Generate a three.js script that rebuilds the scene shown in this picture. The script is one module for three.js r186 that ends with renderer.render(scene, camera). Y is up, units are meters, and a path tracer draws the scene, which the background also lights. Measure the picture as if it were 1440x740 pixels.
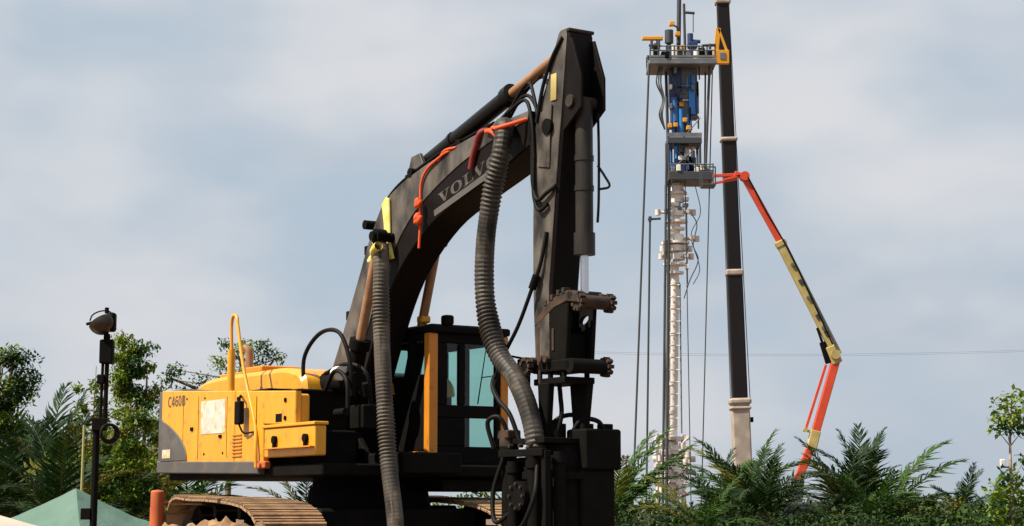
import * as THREE from 'three';
import { mergeGeometries, toCreasedNormals } from 'three/addons/utils/BufferGeometryUtils.js';
import { FontLoader } from 'three/addons/loaders/FontLoader.js';
import { TextGeometry } from 'three/addons/geometries/TextGeometry.js';
import { RoundedBoxGeometry } from 'three/addons/geometries/RoundedBoxGeometry.js';

// ---------------------------------------------------------------- camera, sky, sun, exposure
const scene = new THREE.Scene();
const FOCAL = 2600, CAM_H = 0.95, PITCH = Math.atan((715 - 370) / FOCAL);
const camera = new THREE.PerspectiveCamera(2 * Math.atan(370 / FOCAL) * 180 / Math.PI, 1440 / 740, 0.1, 9000);
camera.position.set(0, CAM_H, 0);
camera.lookAt(0, CAM_H + Math.tan(PITCH) * 10, -10);
const renderer = new THREE.WebGLRenderer({ antialias: true });
renderer.setSize(1024, 526);
renderer.toneMapping = THREE.LinearToneMapping;
renderer.toneMappingExposure = 1.98;
renderer.shadowMap.enabled = true;

function rng(seed) { let s = seed >>> 0; return () => { s = (s + 0x6D2B79F5) >>> 0; let t = Math.imul(s ^ (s >>> 15), 1 | s); t = (t + Math.imul(t ^ (t >>> 7), 61 | t)) ^ t; return ((t ^ (t >>> 14)) >>> 0) / 4294967296; }; }
function hash2(x, y, s) { let h = Math.imul(x, 374761393) + Math.imul(y, 668265263) + Math.imul(s, 974634541); h = Math.imul(h ^ (h >>> 13), 1274126177); return ((h ^ (h >>> 16)) >>> 0) / 4294967296; }
function vnoise(x, y, s, px = 0) {
  const xi = Math.floor(x), yi = Math.floor(y), fx = x - xi, fy = y - yi, u = fx * fx * (3 - 2 * fx), v = fy * fy * (3 - 2 * fy);
  const w = (k) => px ? ((k % px) + px) % px : k;
  const a = hash2(w(xi), yi, s), b = hash2(w(xi + 1), yi, s), c = hash2(w(xi), yi + 1, s), d = hash2(w(xi + 1), yi + 1, s);
  return a + (b - a) * u + (c - a) * v + (a - b - c + d) * u * v;
}
function fbm(x, y, s, oct = 4, px = 0) { let t = 0, a = .5, n = 0; for (let i = 0; i < oct; i++) { t += a * vnoise(x, y, s + i * 17, px); n += a; x *= 2; y *= 2; px *= 2; a *= .5; } return t / n; }

{ // one hazy daylight sky with soft broken cloud
  const W = 2048, H = 1024, d = new Float32Array(W * H * 4);
  const blue = [.415, .50, .59], deep = [.33, .42, .54], white = [.72, .705, .715], grey = [.42, .465, .54];
  const soft = (a, b, x) => { x = Math.min(1, Math.max(0, (x - a) / (b - a))); return x * x * (3 - 2 * x); };
  for (let j = 0; j < H; j++) for (let i = 0; i < W; i++) {
    const u = (i + .5) / W, el = ((j + .5) / H - .5) * 180;
    const e = Math.max(el, 0);
    const k = soft(20, 90, e);
    const nx = u * 48, ny = el * .26;
    const c1 = fbm(nx + 3.7, ny + 1.3, 5, 5, 48), c2 = fbm(u * 24 + 8, ny * .8 + 4, 91, 4, 24), c3 = fbm(u * 64 + 11, el * .55 + 2, 41, 5, 64);
    const lift = .025 * soft(2, 14, e), cov = soft(.33, .68, c1 * .52 + c2 * .28 + c3 * .20 + lift), dk = soft(.44, .64, c3) * .7;
    const o = (j * W + i) * 4;
    for (let c = 0; c < 3; c++) {
      let b = blue[c] * (1 - k) + deep[c] * k;
      b = b * (1 - .55 * (1 - cov) * dk) + grey[c] * .55 * (1 - cov) * dk;
      let v = b * (1 - cov * .76) + white[c] * cov * .76;
      const hz = Math.exp(-e / 5) * .45;
      v = v * (1 - hz) + [.44, .475, .52][c] * hz;
      if (el < 0) v = [.30, .27, .22][c];
      d[o + c] = v * .555;
    }
    d[o + 3] = 1;
  }
  const t = new THREE.DataTexture(d, W, H, THREE.RGBAFormat, THREE.FloatType);
  t.mapping = THREE.EquirectangularReflectionMapping; t.magFilter = THREE.LinearFilter; t.minFilter = THREE.LinearFilter; t.needsUpdate = true;
  scene.background = t; scene.environment = t;
}
const sun = new THREE.DirectionalLight(0xfff0da, 4.5);
sun.position.set(-60, 82, -24 + 24); sun.target.position.set(0, 0, -24);
sun.castShadow = true; sun.shadow.mapSize.set(4096, 4096);
Object.assign(sun.shadow.camera, { left: -70, right: 70, top: 70, bottom: -70, near: 1, far: 320 });
scene.add(sun, sun.target);

// ---------------------------------------------------------------- helpers
const V = (x, y, z) => new THREE.Vector3(x, y, z);
// a point of the place, given where it shows and how many metres away it stands
function at(px, py, depth) {
  const c = Math.cos(PITCH), s = Math.sin(PITCH), a = (px - 720) / FOCAL, b = -(py - 370) / FOCAL;
  const k = depth / (c - b * s);
  return V(a * k, CAM_H + (s + b * c) * k, -depth);
}
const used = {};
function numbered(n) { used[n] = (used[n] || 0) + 1; return used[n] === 1 ? n : n + '_' + String(used[n] - 1).padStart(3, '0'); }
function tag(o, label, category, group, kind) { if (label) o.userData.label = label; if (category) o.userData.category = category; if (group) o.userData.group = group; if (kind) o.userData.kind = kind; return o; }
function thing(name, label, category, pos, group) {
  const g = new THREE.Group(); g.name = numbered(name); if (pos) g.position.copy(pos);
  scene.add(g); return tag(g, label, category, group);
}
function sub(name, parent) { const g = new THREE.Group(); g.name = name; parent.add(g); return g; }
function boxUV(g, k = 1) {
  const p = g.attributes.position, n = g.attributes.normal, uv = new Float32Array(p.count * 2);
  for (let i = 0; i < p.count; i++) {
    const x = Math.abs(n.getX(i)), y = Math.abs(n.getY(i)), z = Math.abs(n.getZ(i));
    let a, b;
    if (y >= x && y >= z) { a = p.getX(i); b = p.getZ(i); } else if (x >= z) { a = p.getZ(i); b = p.getY(i); } else { a = p.getX(i); b = p.getY(i); }
    uv[2 * i] = a * k; uv[2 * i + 1] = b * k;
  }
  g.setAttribute('uv', new THREE.BufferAttribute(uv, 2)); return g;
}
function clean(g) { g = g.index ? g.toNonIndexed() : g; for (const k of Object.keys(g.attributes)) if (!['position', 'normal', 'uv'].includes(k)) g.deleteAttribute(k); if (!g.attributes.uv) boxUV(g); return g; }
function mesh(name, geos, mat, parent, keepUV = false) {
  let g = Array.isArray(geos) ? (geos.length > 1 ? mergeGeometries(geos.map(clean)) : clean(geos[0])) : clean(geos);
  if (!keepUV) boxUV(g);
  const m = new THREE.Mesh(g, mat); m.name = parent ? name : numbered(name); m.castShadow = m.receiveShadow = true; (parent || scene).add(m); return m;
}
const bx = (x0, x1, y0, y1, z0, z1, r = .012) => {
  const sx = Math.abs(x1 - x0), sy = Math.abs(y1 - y0), sz = Math.abs(z1 - z0);
  const g = new RoundedBoxGeometry(sx, sy, sz, 1, Math.min(r, sx * .3, sy * .3, sz * .3)); g.translate((x0 + x1) / 2, (y0 + y1) / 2, (z0 + z1) / 2); return g;
};
function rod(a, b, r1, r2 = r1, seg = 14) {
  const d = V().subVectors(b, a), g = new THREE.CylinderGeometry(r2, r1, d.length(), seg, 1);
  g.applyQuaternion(new THREE.Quaternion().setFromUnitVectors(V(0, 1, 0), d.clone().normalize())); g.translate((a.x + b.x) / 2, (a.y + b.y) / 2, (a.z + b.z) / 2); return g;
}
// square bar between two points
function bar(a, b, w, h = w) {
  const d = V().subVectors(b, a), L = d.length(), g = new RoundedBoxGeometry(w, L, h, 1, Math.min(w, h) * .12), y = d.normalize();
  let x = V(0, 0, 1).cross(y); if (x.lengthSq() < 1e-4) x = V(1, 0, 0); x.normalize(); const z = V().crossVectors(x, y);
  g.applyMatrix4(new THREE.Matrix4().makeBasis(x, y, z)); g.translate((a.x + b.x) / 2, (a.y + b.y) / 2, (a.z + b.z) / 2); return g;
}
function tube(pts, r, seg = 40, rs = 8) { return new THREE.TubeGeometry(new THREE.CatmullRomCurve3(pts, false, 'centripetal'), seg, r, rs); }
function prism(poly, z0, z1, bevel = .02) {
  const s = new THREE.Shape(poly.map(([a, b]) => new THREE.Vector2(a, b)));
  const g = new THREE.ExtrudeGeometry(s, { depth: z1 - z0 - 2 * bevel, bevelEnabled: bevel > 0, bevelThickness: bevel, bevelSize: bevel, bevelOffset: -bevel, bevelSegments: 1, curveSegments: 12 });
  g.translate(0, 0, z0 + bevel); return toCreasedNormals(g, .5);
}
function smoothPoly(pts, n = 6) { const c = new THREE.CatmullRomCurve3(pts.map(([a, b]) => V(a, b, 0)), false, 'centripetal'); return c.getPoints(pts.length * n).map(p => [p.x, p.y]); }
function corrugated(pts, r, pitch, depth) {
  const c = new THREE.CatmullRomCurve3(pts, false, 'centripetal'), L = c.getLength(), n = Math.round(L / pitch) * 4, g = new THREE.TubeGeometry(c, n, r, 18, false), p = g.attributes.position;
  const frames = c.getSpacedPoints(n);
  for (let i = 0; i <= n; i++) { const wob = vnoise(i * .022 + .4, 2, 7), k = 1 + (depth * Math.max(.12, 2.0 * (wob - .12))) * (i % 4 === 0 ? 1 : i % 4 === 2 ? -1 : 0) / r + .06 * (vnoise(i * .045, 9, 3) - .5), q = c.getPointAt(i / n);
    for (let j = 0; j <= 18; j++) { const o = i * 19 + j; p.setXYZ(o, q.x + (p.getX(o) - q.x) * k, q.y + (p.getY(o) - q.y) * k, q.z + (p.getZ(o) - q.z) * k); } }
  g.computeVertexNormals(); return g;
}

// ---------------------------------------------------------------- materials
function noiseTex(seed, lo, hi, fx = 6, fy = 6, size = 256, contrast = 1.6, srgb = true, spot = null) {
  const d = new Uint8Array(size * size * 4);
  for (let j = 0; j < size; j++) for (let i = 0; i < size; i++) {
    const u = i / size, v = j / size;
    const bl = (fn) => { const a = fn(u, v), b = fn(u - 1, v), c = fn(u, v - 1), e = fn(u - 1, v - 1), s = u, t = v; return (a * (1 - s) + b * s) * (1 - t) + (c * (1 - s) + e * s) * t; };
    let n = bl((x, y) => fbm(x * fx + 20, y * fy + 20, seed, 5)); n = Math.min(1, Math.max(0, (n - .5) * contrast * 1.6 + .5));
    let sp = 0; if (spot) { const m = bl((x, y) => fbm(x * spot.f + 40, y * spot.f + 40, seed + 77, 4)); sp = Math.min(1, Math.max(0, (m - spot.at) * 9)) * spot.k; }
    for (let c = 0; c < 3; c++) { let q = lo[c] + (hi[c] - lo[c]) * n; if (spot) q = q * (1 - sp) + spot.c[c] * sp; d[(j * size + i) * 4 + c] = 255 * (srgb ? Math.pow(q, 1 / 2.2) : q); }
    d[(j * size + i) * 4 + 3] = 255;
  }
  const t = new THREE.DataTexture(d, size, size); t.wrapS = t.wrapT = THREE.RepeatWrapping; t.magFilter = THREE.LinearFilter; t.minFilter = THREE.LinearMipmapLinearFilter; t.generateMipmaps = true;
  if (srgb) t.colorSpace = THREE.SRGBColorSpace; t.needsUpdate = true; return t;
}
const bumpTex = noiseTex(301, [0, 0, 0], [1, 1, 1], 14, 14, 256, 1.2, false);
const lin = (r, g, b) => new THREE.Color().setRGB(r, g, b);
const std = (o) => new THREE.MeshPhysicalMaterial({ side: THREE.DoubleSide, ...o });
const M = {
  yellow: std({ map: noiseTex(11, [.58, .262, .003], [.67, .328, .006], 11, 2, 512, 1.2, true, { f: 9, at: .60, k: .6, c: [.32, .16, .03] }), roughness: .42, clearcoat: .25, clearcoatRoughness: .3 }),
  yellow2: std({ map: noiseTex(13, [.50, .175, .004], [.58, .215, .008], 3, 3, 256, 1, true, { f: 9, at: .60, k: .6, c: [.20, .09, .03] }), roughness: .5 }),
  grey: std({ map: noiseTex(17, [.055, .052, .053], [.09, .085, .083], 5, 5, 256, 1.4, true, { f: 6, at: .6, k: .6, c: [.14, .105, .07] }), roughness: .6 }),
  boom: std({ map: noiseTex(19, [.014, .0125, .0115], [.11, .099, .088], 5, 3, 256, 2.0, true, { f: 5, at: .6, k: .6, c: [.10, .08, .06] }), roughness: .45, specularIntensity: .5, bumpMap: bumpTex, bumpScale: .002 }),  // mottled grey, lightened to carry sunlight on the boom band and stick sides
  shadePaint: std({ map: noiseTex(21, [.0025, .002, .002], [.007, .005, .0047], 4, 2, 256, 1.4), roughness: .5, specularIntensity: .12 }),  // black boom paint; on the stick core this colour carries the shade
  cylPaint: std({ map: noiseTex(24, [.008, .0075, .007], [.03, .027, .024], 4, 3, 128, 1.5), roughness: .45, specularIntensity: .4 }),
  black: std({ map: noiseTex(23, [.002, .0019, .0018], [.005, .0045, .004], 6, 6, 128), roughness: .7, specularIntensity: .1 }),
  blackGloss: std({ color: lin(.005, .005, .0055), roughness: .4, specularIntensity: .4 }),
  rubber: std({ color: lin(.005, .005, .005), roughness: .6, specularIntensity: .3 }),
  rust: std({ map: noiseTex(29, [.006, .0035, .0025], [.052, .022, .009], 8, 8, 256, 1.8), roughness: .8, bumpMap: bumpTex, bumpScale: .003 }),
  rodBrown: std({ map: noiseTex(31, [.20, .10, .045], [.32, .17, .08], 5, 9, 128), roughness: .5 }),
  chrome: std({ color: lin(.55, .56, .58), metalness: 1, roughness: .25 }),
  hose: std({ map: noiseTex(37, [.014, .0125, .011], [.09, .079, .064], 5, 4, 256, 1.7, true, { f: 8, at: .6, k: .5, c: [.19, .145, .095] }), roughness: .62, specularIntensity: .5 }),
  hoseDark: std({ map: noiseTex(38, [.008, .0075, .007], [.055, .050, .043], 5, 4, 256, 1.7, true, { f: 8, at: .6, k: .5, c: [.12, .10, .07] }), roughness: .55, specularIntensity: .6 }),
  mud: std({ map: noiseTex(41, [.16, .09, .042], [.36, .225, .12], 7, 7, 256, 1.7, true, { f: 9, at: .6, k: .6, c: [.13, .07, .035] }), roughness: .95, bumpMap: bumpTex, bumpScale: .006 }),
  mud2: std({ map: noiseTex(42, [.10, .06, .032], [.34, .22, .12], 9, 6, 256, 2.0, true, { f: 7, at: .55, k: .7, c: [.05, .035, .025] }), roughness: .95, bumpMap: bumpTex, bumpScale: .008 }),
  mud3: std({ map: noiseTex(44, [.20, .125, .065], [.44, .30, .17], 6, 9, 256, 1.8, true, { f: 9, at: .56, k: .7, c: [.10, .055, .028] }), roughness: .95, bumpMap: bumpTex, bumpScale: .007 }),
  glass: std({ color: lin(.56, .80, .75), transmission: 1, thickness: 0, roughness: .06, specularIntensity: .8 }),
  cream: std({ map: noiseTex(43, [.32, .26, .085], [.44, .37, .14], 4, 4, 128), roughness: .6 }),
  offwhite: std({ map: noiseTex(47, [.62, .58, .53], [.80, .78, .74], 4, 4, 128, 1.6), roughness: .55 }),
  pinkwhite: std({ map: noiseTex(48, [.52, .45, .40], [.72, .66, .61], 4, 4, 128, 1.6), roughness: .6 }),
  orange: std({ map: noiseTex(53, [.50, .042, .010], [.60, .062, .016], 4, 4, 128), roughness: .5 }),
  orangeRope: std({ color: lin(.66, .07, .01), roughness: .7 }),
  red: std({ color: lin(.16, .008, .007), roughness: .7 }),
  strap: std({ map: noiseTex(59, [.50, .44, .07], [.66, .61, .22], 9, 9, 128), roughness: .85 }),
  steel: std({ map: noiseTex(61, [.075, .088, .105], [.15, .165, .185], 4, 4, 128), roughness: .5 }),
  steelDark: std({ color: lin(.035, .04, .047), roughness: .5 }),
  blue: std({ color: lin(.02, .10, .30), roughness: .45 }),
  blueDark: std({ color: lin(.010, .030, .11), roughness: .5 }),
  blueBright: std({ color: lin(.015, .19, .58), roughness: .45 }),
  safety: std({ color: lin(.62, .28, .006), roughness: .5 }),
  craneBlack: std({ color: lin(.008, .007, .008), roughness: .5, specularIntensity: .4 }),
  craneBase: std({ map: noiseTex(67, [.25, .215, .18], [.40, .35, .30], 3, 3, 128), roughness: .6 }),
  tent: std({ map: noiseTex(71, [.055, .125, .10], [.085, .165, .135], 3, 3, 128, 1.1), roughness: .8, bumpMap: bumpTex, bumpScale: .004 }),
  sheet: std({ map: noiseTex(72, [.40, .36, .30], [.52, .48, .42], 3, 3, 128), roughness: .85 }),
  bollard: std({ map: noiseTex(73, [.34, .065, .014], [.50, .11, .022], 4, 4, 128, 1.6, true, { f: 6, at: .58, k: .6, c: [.22, .09, .05] }), roughness: .7 }),
  bark: std({ map: noiseTex(79, [.10, .075, .05], [.24, .19, .135], 4, 14, 128), roughness: .95 }),
  barkPale: std({ map: noiseTex(80, [.22, .17, .12], [.40, .33, .25], 4, 14, 128), roughness: .95 }),
  bamboo: std({ color: lin(.34, .32, .12), roughness: .6 }),
  rachis: std({ color: lin(.13, .15, .045), roughness: .7 }),
  ground: std({ map: noiseTex(83, [.10, .055, .03], [.17, .10, .06], 9, 9, 512, 1.6, true, { f: 5, at: .56, k: .6, c: [.06, .08, .025] }), roughness: 1, bumpMap: bumpTex, bumpScale: .03 }),
  decal: std({ map: noiseTex(89, [.42, .40, .35], [.62, .60, .55], 9, 9, 128, 1.4, true, { f: 11, at: .54, k: .8, c: [.46, .33, .12] }), roughness: .6 }),
  leaf: std({ color: 0xffffff, vertexColors: true, roughness: .6, transmission: .42, thickness: 0, specularIntensity: .25 }),
};

const serifless = await new FontLoader().loadAsync('fonts/droid/droid_sans_bold.typeface.json'), serif = await new FontLoader().loadAsync('fonts/droid/droid_serif_bold.typeface.json');
function letters(text, font, w, h, d) { const g = new TextGeometry(text, { font, size: 1, depth: d, curveSegments: 4, bevelEnabled: false }); g.computeBoundingBox(); const b = g.boundingBox; g.translate(-b.min.x, -b.min.y, 0); g.scale(w / (b.max.x - b.min.x), h / (b.max.y - b.min.y), 1); return g; }
M.decalInk = std({ color: lin(.07, .055, .04), roughness: .6 }); M.paleInk = std({ map: noiseTex(97, [.010, .009, .008], [.10, .092, .084], 9, 9, 128, 1.8), roughness: .7 });
// ---------------------------------------------------------------- ground
{
  const g = new THREE.PlaneGeometry(12000, 12000); g.rotateX(-Math.PI / 2);
  const uv = g.attributes.uv; for (let i = 0; i < uv.count; i++) uv.setXY(i, uv.getX(i) * 3000, uv.getY(i) * 3000);
  const m = mesh('ground', g, M.ground, null, true); tag(m, 'reddish brown bare earth of the work site', 'ground', null, 'structure');
  // heap of churned soil in front of the near track
  const q = new THREE.PlaneGeometry(3.2, 1.6, 70, 36); q.rotateX(-Math.PI / 2); const p = q.attributes.position;
  for (let i = 0; i < p.count; i++) { const x = p.getX(i), z = p.getZ(i), e = Math.max(0, 1 - Math.pow(Math.abs(x) / 1.6, 3)) * Math.max(0, 1 - Math.pow(Math.abs(z) / .8, 2)); p.setY(i, -.05 + e * (.60 + .32 * fbm(x * 4 + 9, z * 4 + 9, 12, 4) + .12 * vnoise(x * 16, z * 16, 6))); }
  q.computeVertexNormals();
  const s = mesh('soil_heap', q, M.mud); s.position.set(-3.25, .0, -20.3); tag(s, 'heap of crumbly brown soil in front of the muddy track', 'soil', null, 'structure');
}

// ---------------------------------------------------------------- excavator (x forward, y up, z to its right)
const O = V(-1.83, 0, -23.8), YAW = -57 * Math.PI / 180;
const place = (g) => { g.position.copy(O); g.rotation.y = YAW; return g; };
const E = place(thing('excavator', 'yellow and black tracked excavator with a bent black boom raised high', 'excavator'));
{ // undercarriage: turned a little further towards the viewer than the house above it
  const U = -11 * Math.PI / 180;
  const carbody = mesh('center_frame', [bx(-1.2, 1.2, .45, .95, -1.0, 1.0, .05), new THREE.CylinderGeometry(.75, .8, .28, 28).translate(0, 1.09, 0)], M.black, E); carbody.rotation.y = U;
  const padGeo = mergeGeometries([bx(-.095, .095, 0, .03, -.41, .41, .006), bx(-.09, -.06, .03, .062, -.405, .405, .006), bx(-.015, .015, .03, .056, -.405, .405, .006), bx(.055, .085, .03, .056, -.405, .405, .006)].map(clean)); boxUV(padGeo);
  for (const side of [1, -1]) {
    const T = sub('track', E); T.rotation.y = U;
    const zc = 1.46 * side + .2, A = 2.1, hc = .55, rr = rng(5 + side);
    // loop of pads: high drive sprocket behind, lower idler ahead
    const loop = [[-2.1, 1.06], [-1.2, 1.04], [-.3, 1.03], [.5, 1.01], [1.2, .98], [1.75, .93], [2.15, .84], [2.42, .68], [2.52, .48], [2.46, .26], [2.26, .09], [1.95, .035], [1, .03], [0, .03], [-1, .03], [-1.9, .035], [-2.3, .1], [-2.55, .3], [-2.64, .55], [-2.57, .82], [-2.38, 1.0]];
    const cur = new THREE.CatmullRomCurve3(loop.map(([a, b]) => V(a, b, 0)), true, 'centripetal'), n = Math.round(cur.getLength() / .2);
    for (let k = 0; k < n; k++) {
      const p = cur.getPointAt(k / n), t = cur.getTangentAt(k / n), m = new THREE.Mesh(padGeo, [M.mud, M.mud2, M.mud3][Math.floor(rr() * 3)]); m.name = 'track_pad'; m.castShadow = m.receiveShadow = true;
      m.position.set(p.x, p.y, zc + (rr() - .5) * .012); m.rotation.z = Math.atan2(t.y, t.x) + (rr() - .5) * .05; T.add(m);
    }
    mesh('side_frame', [bx(-1.65, 1.55, .32, .74, zc - .22, zc + .22, .04)], M.black, T);
    mesh('drive_sprocket', [new THREE.CylinderGeometry(.43, .43, .16, 24).rotateX(Math.PI / 2).translate(-A, hc, zc), new THREE.CylinderGeometry(.26, .28, .5, 20).rotateX(Math.PI / 2).translate(-A, hc, zc)], M.black, T);
    mesh('idler_wheel', [new THREE.CylinderGeometry(.36, .36, .2, 24).rotateX(Math.PI / 2).translate(A, .47, zc), new THREE.CylinderGeometry(.14, .14, .4, 16).rotateX(Math.PI / 2).translate(A, .47, zc)], M.black, T);
    for (let k = 0; k < 7; k++) mesh('roller', new THREE.CylinderGeometry(.13, .13, .36, 16).rotateX(Math.PI / 2).translate(-1.35 + k * .45, .22, zc), M.black, T);
    for (const x of [-.7, .6]) mesh('carrier_roller', [new THREE.CylinderGeometry(.09, .09, .34, 14).rotateX(Math.PI / 2).translate(x, .9, zc), bx(x - .05, x + .05, .7, .9, zc - .1, zc + .1)], M.black, T);
  }
}
{ // deck and house
  mesh('deck', [bx(-3.3, 1.35, 1.33, 1.48, -1.36, 1.36, .03), new THREE.CylinderGeometry(.72, .72, .2, 24).translate(0, 1.26, 0), bx(-.9, 1.6, 1.36, 1.62, -.42, .42, .03)], M.black, E);
  const side = sub('side_panel', E);
  mesh('panel', prism([[-3.38, 1.56], [-3.38, 2.575], [-.96, 2.45], [-.96, 1.52]], 1.36, 1.45, .012), M.yellow, side);
  mesh('panel', prism([[-.945, 1.52], [-.945, 2.449], [.78, 2.36], [.78, 1.95], [-.1, 1.99], [-.1, 1.51]], 1.36, 1.447, .012), M.yellow, side);
  for (const f of [-2.62, -2.11, -1.19, -.30]) mesh('door_gap', bx(f - .007, f + .007, 1.6, 2.46 - (f + 2.6) * .05, 1.443, 1.4515, .001), M.black, side);
  for (let k = 0; k < 7; k++) mesh('louvre', bx(-1.0, -.72, 1.60 + k * .045, 1.62 + k * .045, 1.444, 1.462, .004), M.yellow2, side);
  for (const [f, h] of [[-2.5, 1.66], [-1.9, 1.66], [-1.3, 1.66], [-2.5, 2.42], [-1.9, 2.40]]) mesh('bolt', new THREE.CylinderGeometry(.016, .016, .012, 8).rotateX(Math.PI / 2).translate(f, h, 1.452), M.black, side);
  mesh('warning_sticker', bx(.25, .42, 2.0, 2.10, 1.446, 1.452, .001), M.black, side);
  mesh('latch', [bx(-2.35, -2.27, 1.98, 2.03, 1.449, 1.468), bx(-1.42, -1.34, 1.86, 1.90, 1.449, 1.468)], M.black, side);
  mesh('skirt', prism([[-3.5, 1.43], [-3.5, 1.60], [-.2, 1.53], [-.2, 1.37]], 1.36, 1.462, .015), M.grey, E);
  // counterweight, rounded behind
  const cw = [];
  { const s = new THREE.Shape(); s.moveTo(-2.7, -1.44); s.lineTo(-2.7, 1.44); s.lineTo(-3.5, 1.44); s.bezierCurveTo(-3.75, 1.3, -3.95, .7, -3.95, 0); s.bezierCurveTo(-3.95, -.7, -3.75, -1.3, -3.5, -1.44); s.closePath();
    const g = new THREE.ExtrudeGeometry(s, { depth: .94, bevelEnabled: true, bevelSize: .05, bevelThickness: .05, bevelOffset: -.05, bevelSegments: 2, curveSegments: 16 }); g.rotateX(Math.PI / 2); g.translate(0, 2.52, 0); cw.push(toCreasedNormals(g, .6)); }
  const cwm = mesh('counterweight', cw, M.grey, E);
  // dark swoosh panel at the tail with a small plate
  const sw = []; sw.push([-3.37, 1.59], [-3.37, 2.18]); for (let k = 0; k <= 10; k++) { const t = k / 10; sw.push([-3.3 + .84 * Math.sin(t * Math.PI / 2) ** 1.2, 2.14 - .55 * t ** 1.35]); }
  mesh('tail_panel', prism(sw, 1.44, 1.466, .005), M.grey, side);
  mesh('name_plate', bx(-3.28, -3.0, 1.63, 1.75, 1.466, 1.474), M.decal, side);
  mesh('notice_sticker', bx(-2.02, -1.24, 1.92, 2.36, 1.447, 1.456), M.decal, side);
  // model number
  mesh('model_number', letters('C460B', serifless, .60, .15, .004).translate(-3.16, 2.33, 1.448), M.decalInk, side);
  // hood
  const hp = smoothPoly([[-3.35, 2.44], [-3.33, 2.60], [-3.0, 2.70], [-2.2, 2.74], [-1.2, 2.74], [-.35, 2.72], [.05, 2.60], [.12, 2.40]], 4);
  mesh('hood', prism(hp, -1.25, 1.0, .06), M.yellow, E);
  mesh('hood_vent', [bx(-2.9, -2.2, 2.735, 2.80, .2, .8, .03), bx(-1.9, -1.35, 2.74, 2.83, .3, .9, .03)], M.yellow2, E);
  mesh('tank', bx(-.9, .74, 1.6, 2.33, 1.22, 1.352, .03), M.yellow, E);
  mesh('engine_bay', [bx(-.5, .35, 1.4, 2.42, .5, 1.2, .03), bx(.3, .7, 1.4, 1.9, .55, 1.15, .03)], M.black, E);
  mesh('inner_wall', bx(-2.68, -.2, 1.36, 2.45, -1.36, 1.34, .02), M.black, E);
  // exhaust with brown weathered pipe
  mesh('exhaust_pipe', [rod(V(-2.05, 2.7, .75), V(-2.05, 3.02, .75), .055), tube([V(-2.05, 3.0, .75), V(-2.06, 3.08, .76), V(-2.12, 3.13, .80)], .055, 10, 12)], M.rodBrown, E);
  // fuel/battery box at the front right corner with steps
  const tb = sub('tool_box', E);
  mesh('box', bx(-.06, 1.33, 1.57, 1.93, 1.3, 1.455, .02), M.yellow, tb);
  mesh('lid', bx(-.10, 1.35, 1.932, 1.972, 1.28, 1.475, .012), M.yellow, tb);
  mesh('step_plate', bx(.05, 1.32, 1.665, 1.685, 1.455, 1.52, .006), M.yellow2, tb);
  for (const f of [.28, 1.12]) mesh('latch', [new THREE.CylinderGeometry(.05, .05, .05, 14).rotateX(Math.PI / 2).translate(f, 1.78, 1.475), bx(f - .025, f + .025, 1.66, 1.75, 1.456, 1.50)], M.black, tb);
  mesh('bracket', [bx(-.20, .0, 1.44, 1.53, 1.38, 1.47, .02), rod(V(-.12, 1.48, 1.36), V(-.12, 1.48, 1.50), .035)], M.bollard, tb);
  // handrails
  const rail = tube([V(-1.20, 2.40, 1.40), V(-1.20, 3.0, 1.40), V(-1.21, 3.36, 1.40), V(-1.16, 3.44, 1.40), V(-1.06, 3.42, 1.40), V(-1.0, 3.30, 1.41), V(-.72, 2.66, 1.43), V(-.30, 1.95, 1.46), V(-.22, 1.7, 1.49), V(-.2, 1.45, 1.49)], .024, 90, 8);
  mesh('handrail', [rail, rod(V(-1.20, 2.4, 1.40), V(-1.20, 3.0, 1.40), .05)], M.yellow, E);
  // rear-view mirror
  const mi = sub('mirror', E);
  mesh('mirror_head', bx(-.70, -.54, 2.0, 2.30, 1.50, 1.58, .04), M.black, mi);
  mesh('mirror_arm', tube([V(-.62, 2.30, 1.54), V(-.62, 2.36, 1.53), V(-.75, 2.36, 1.45)], .014, 16, 6), M.black, mi);
  mesh('mirror_arm', tube([V(-.62, 2.0, 1.54), V(-.58, 1.90, 1.50), V(-.36, 1.90, 1.46)], .012, 16, 6), M.black, mi);
  for (const [f, h] of [[.52, 2.26], [.52, 2.04], [-.85, 2.34]]) mesh('bolt', new THREE.CylinderGeometry(.028, .028, .02, 10).rotateX(Math.PI / 2).translate(f, h, 1.452), M.black, E);
  // swivel, filter and pump clutter between the tank and the boom foot
  mesh('air_cleaner', [rod(V(.05, 2.52, .62), V(.75, 2.52, .62), .15), rod(V(.75, 2.52, .62), V(.84, 2.52, .62), .10)], M.black, E);
  mesh('filter_cap', rod(V(.60, 2.60, .80), V(.72, 2.60, .80), .09), M.offwhite, E);
  mesh('valve_block', [bx(.85, 1.2, 1.9, 2.2, .45, .75, .03), rod(V(1.0, 2.3, .8), V(1.0, 2.55, .8), .05), rod(V(1.2, 2.3, .7), V(1.25, 2.45, .75), .04), rod(V(.9, 2.1, .95), V(1.15, 2.1, .95), .05)], M.black, E);
  for (const pts of [
    [V(.0, 2.45, .95), V(.02, 2.85, .95), V(.35, 3.12, .9), V(.75, 3.10, .85), V(.92, 2.8, .8), V(.95, 2.3, .75)],
    [V(.5, 2.4, .9), V(.75, 2.62, .9), V(1.05, 2.5, .9), V(1.1, 2.1, .9)],
    [V(.3, 2.62, .8), V(.7, 2.72, .7), V(1.0, 2.6, .6), V(.95, 2.2, .5)]]) mesh('hydraulic_hose', tube(pts, .027, 40, 8), M.rubber, E);
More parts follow.
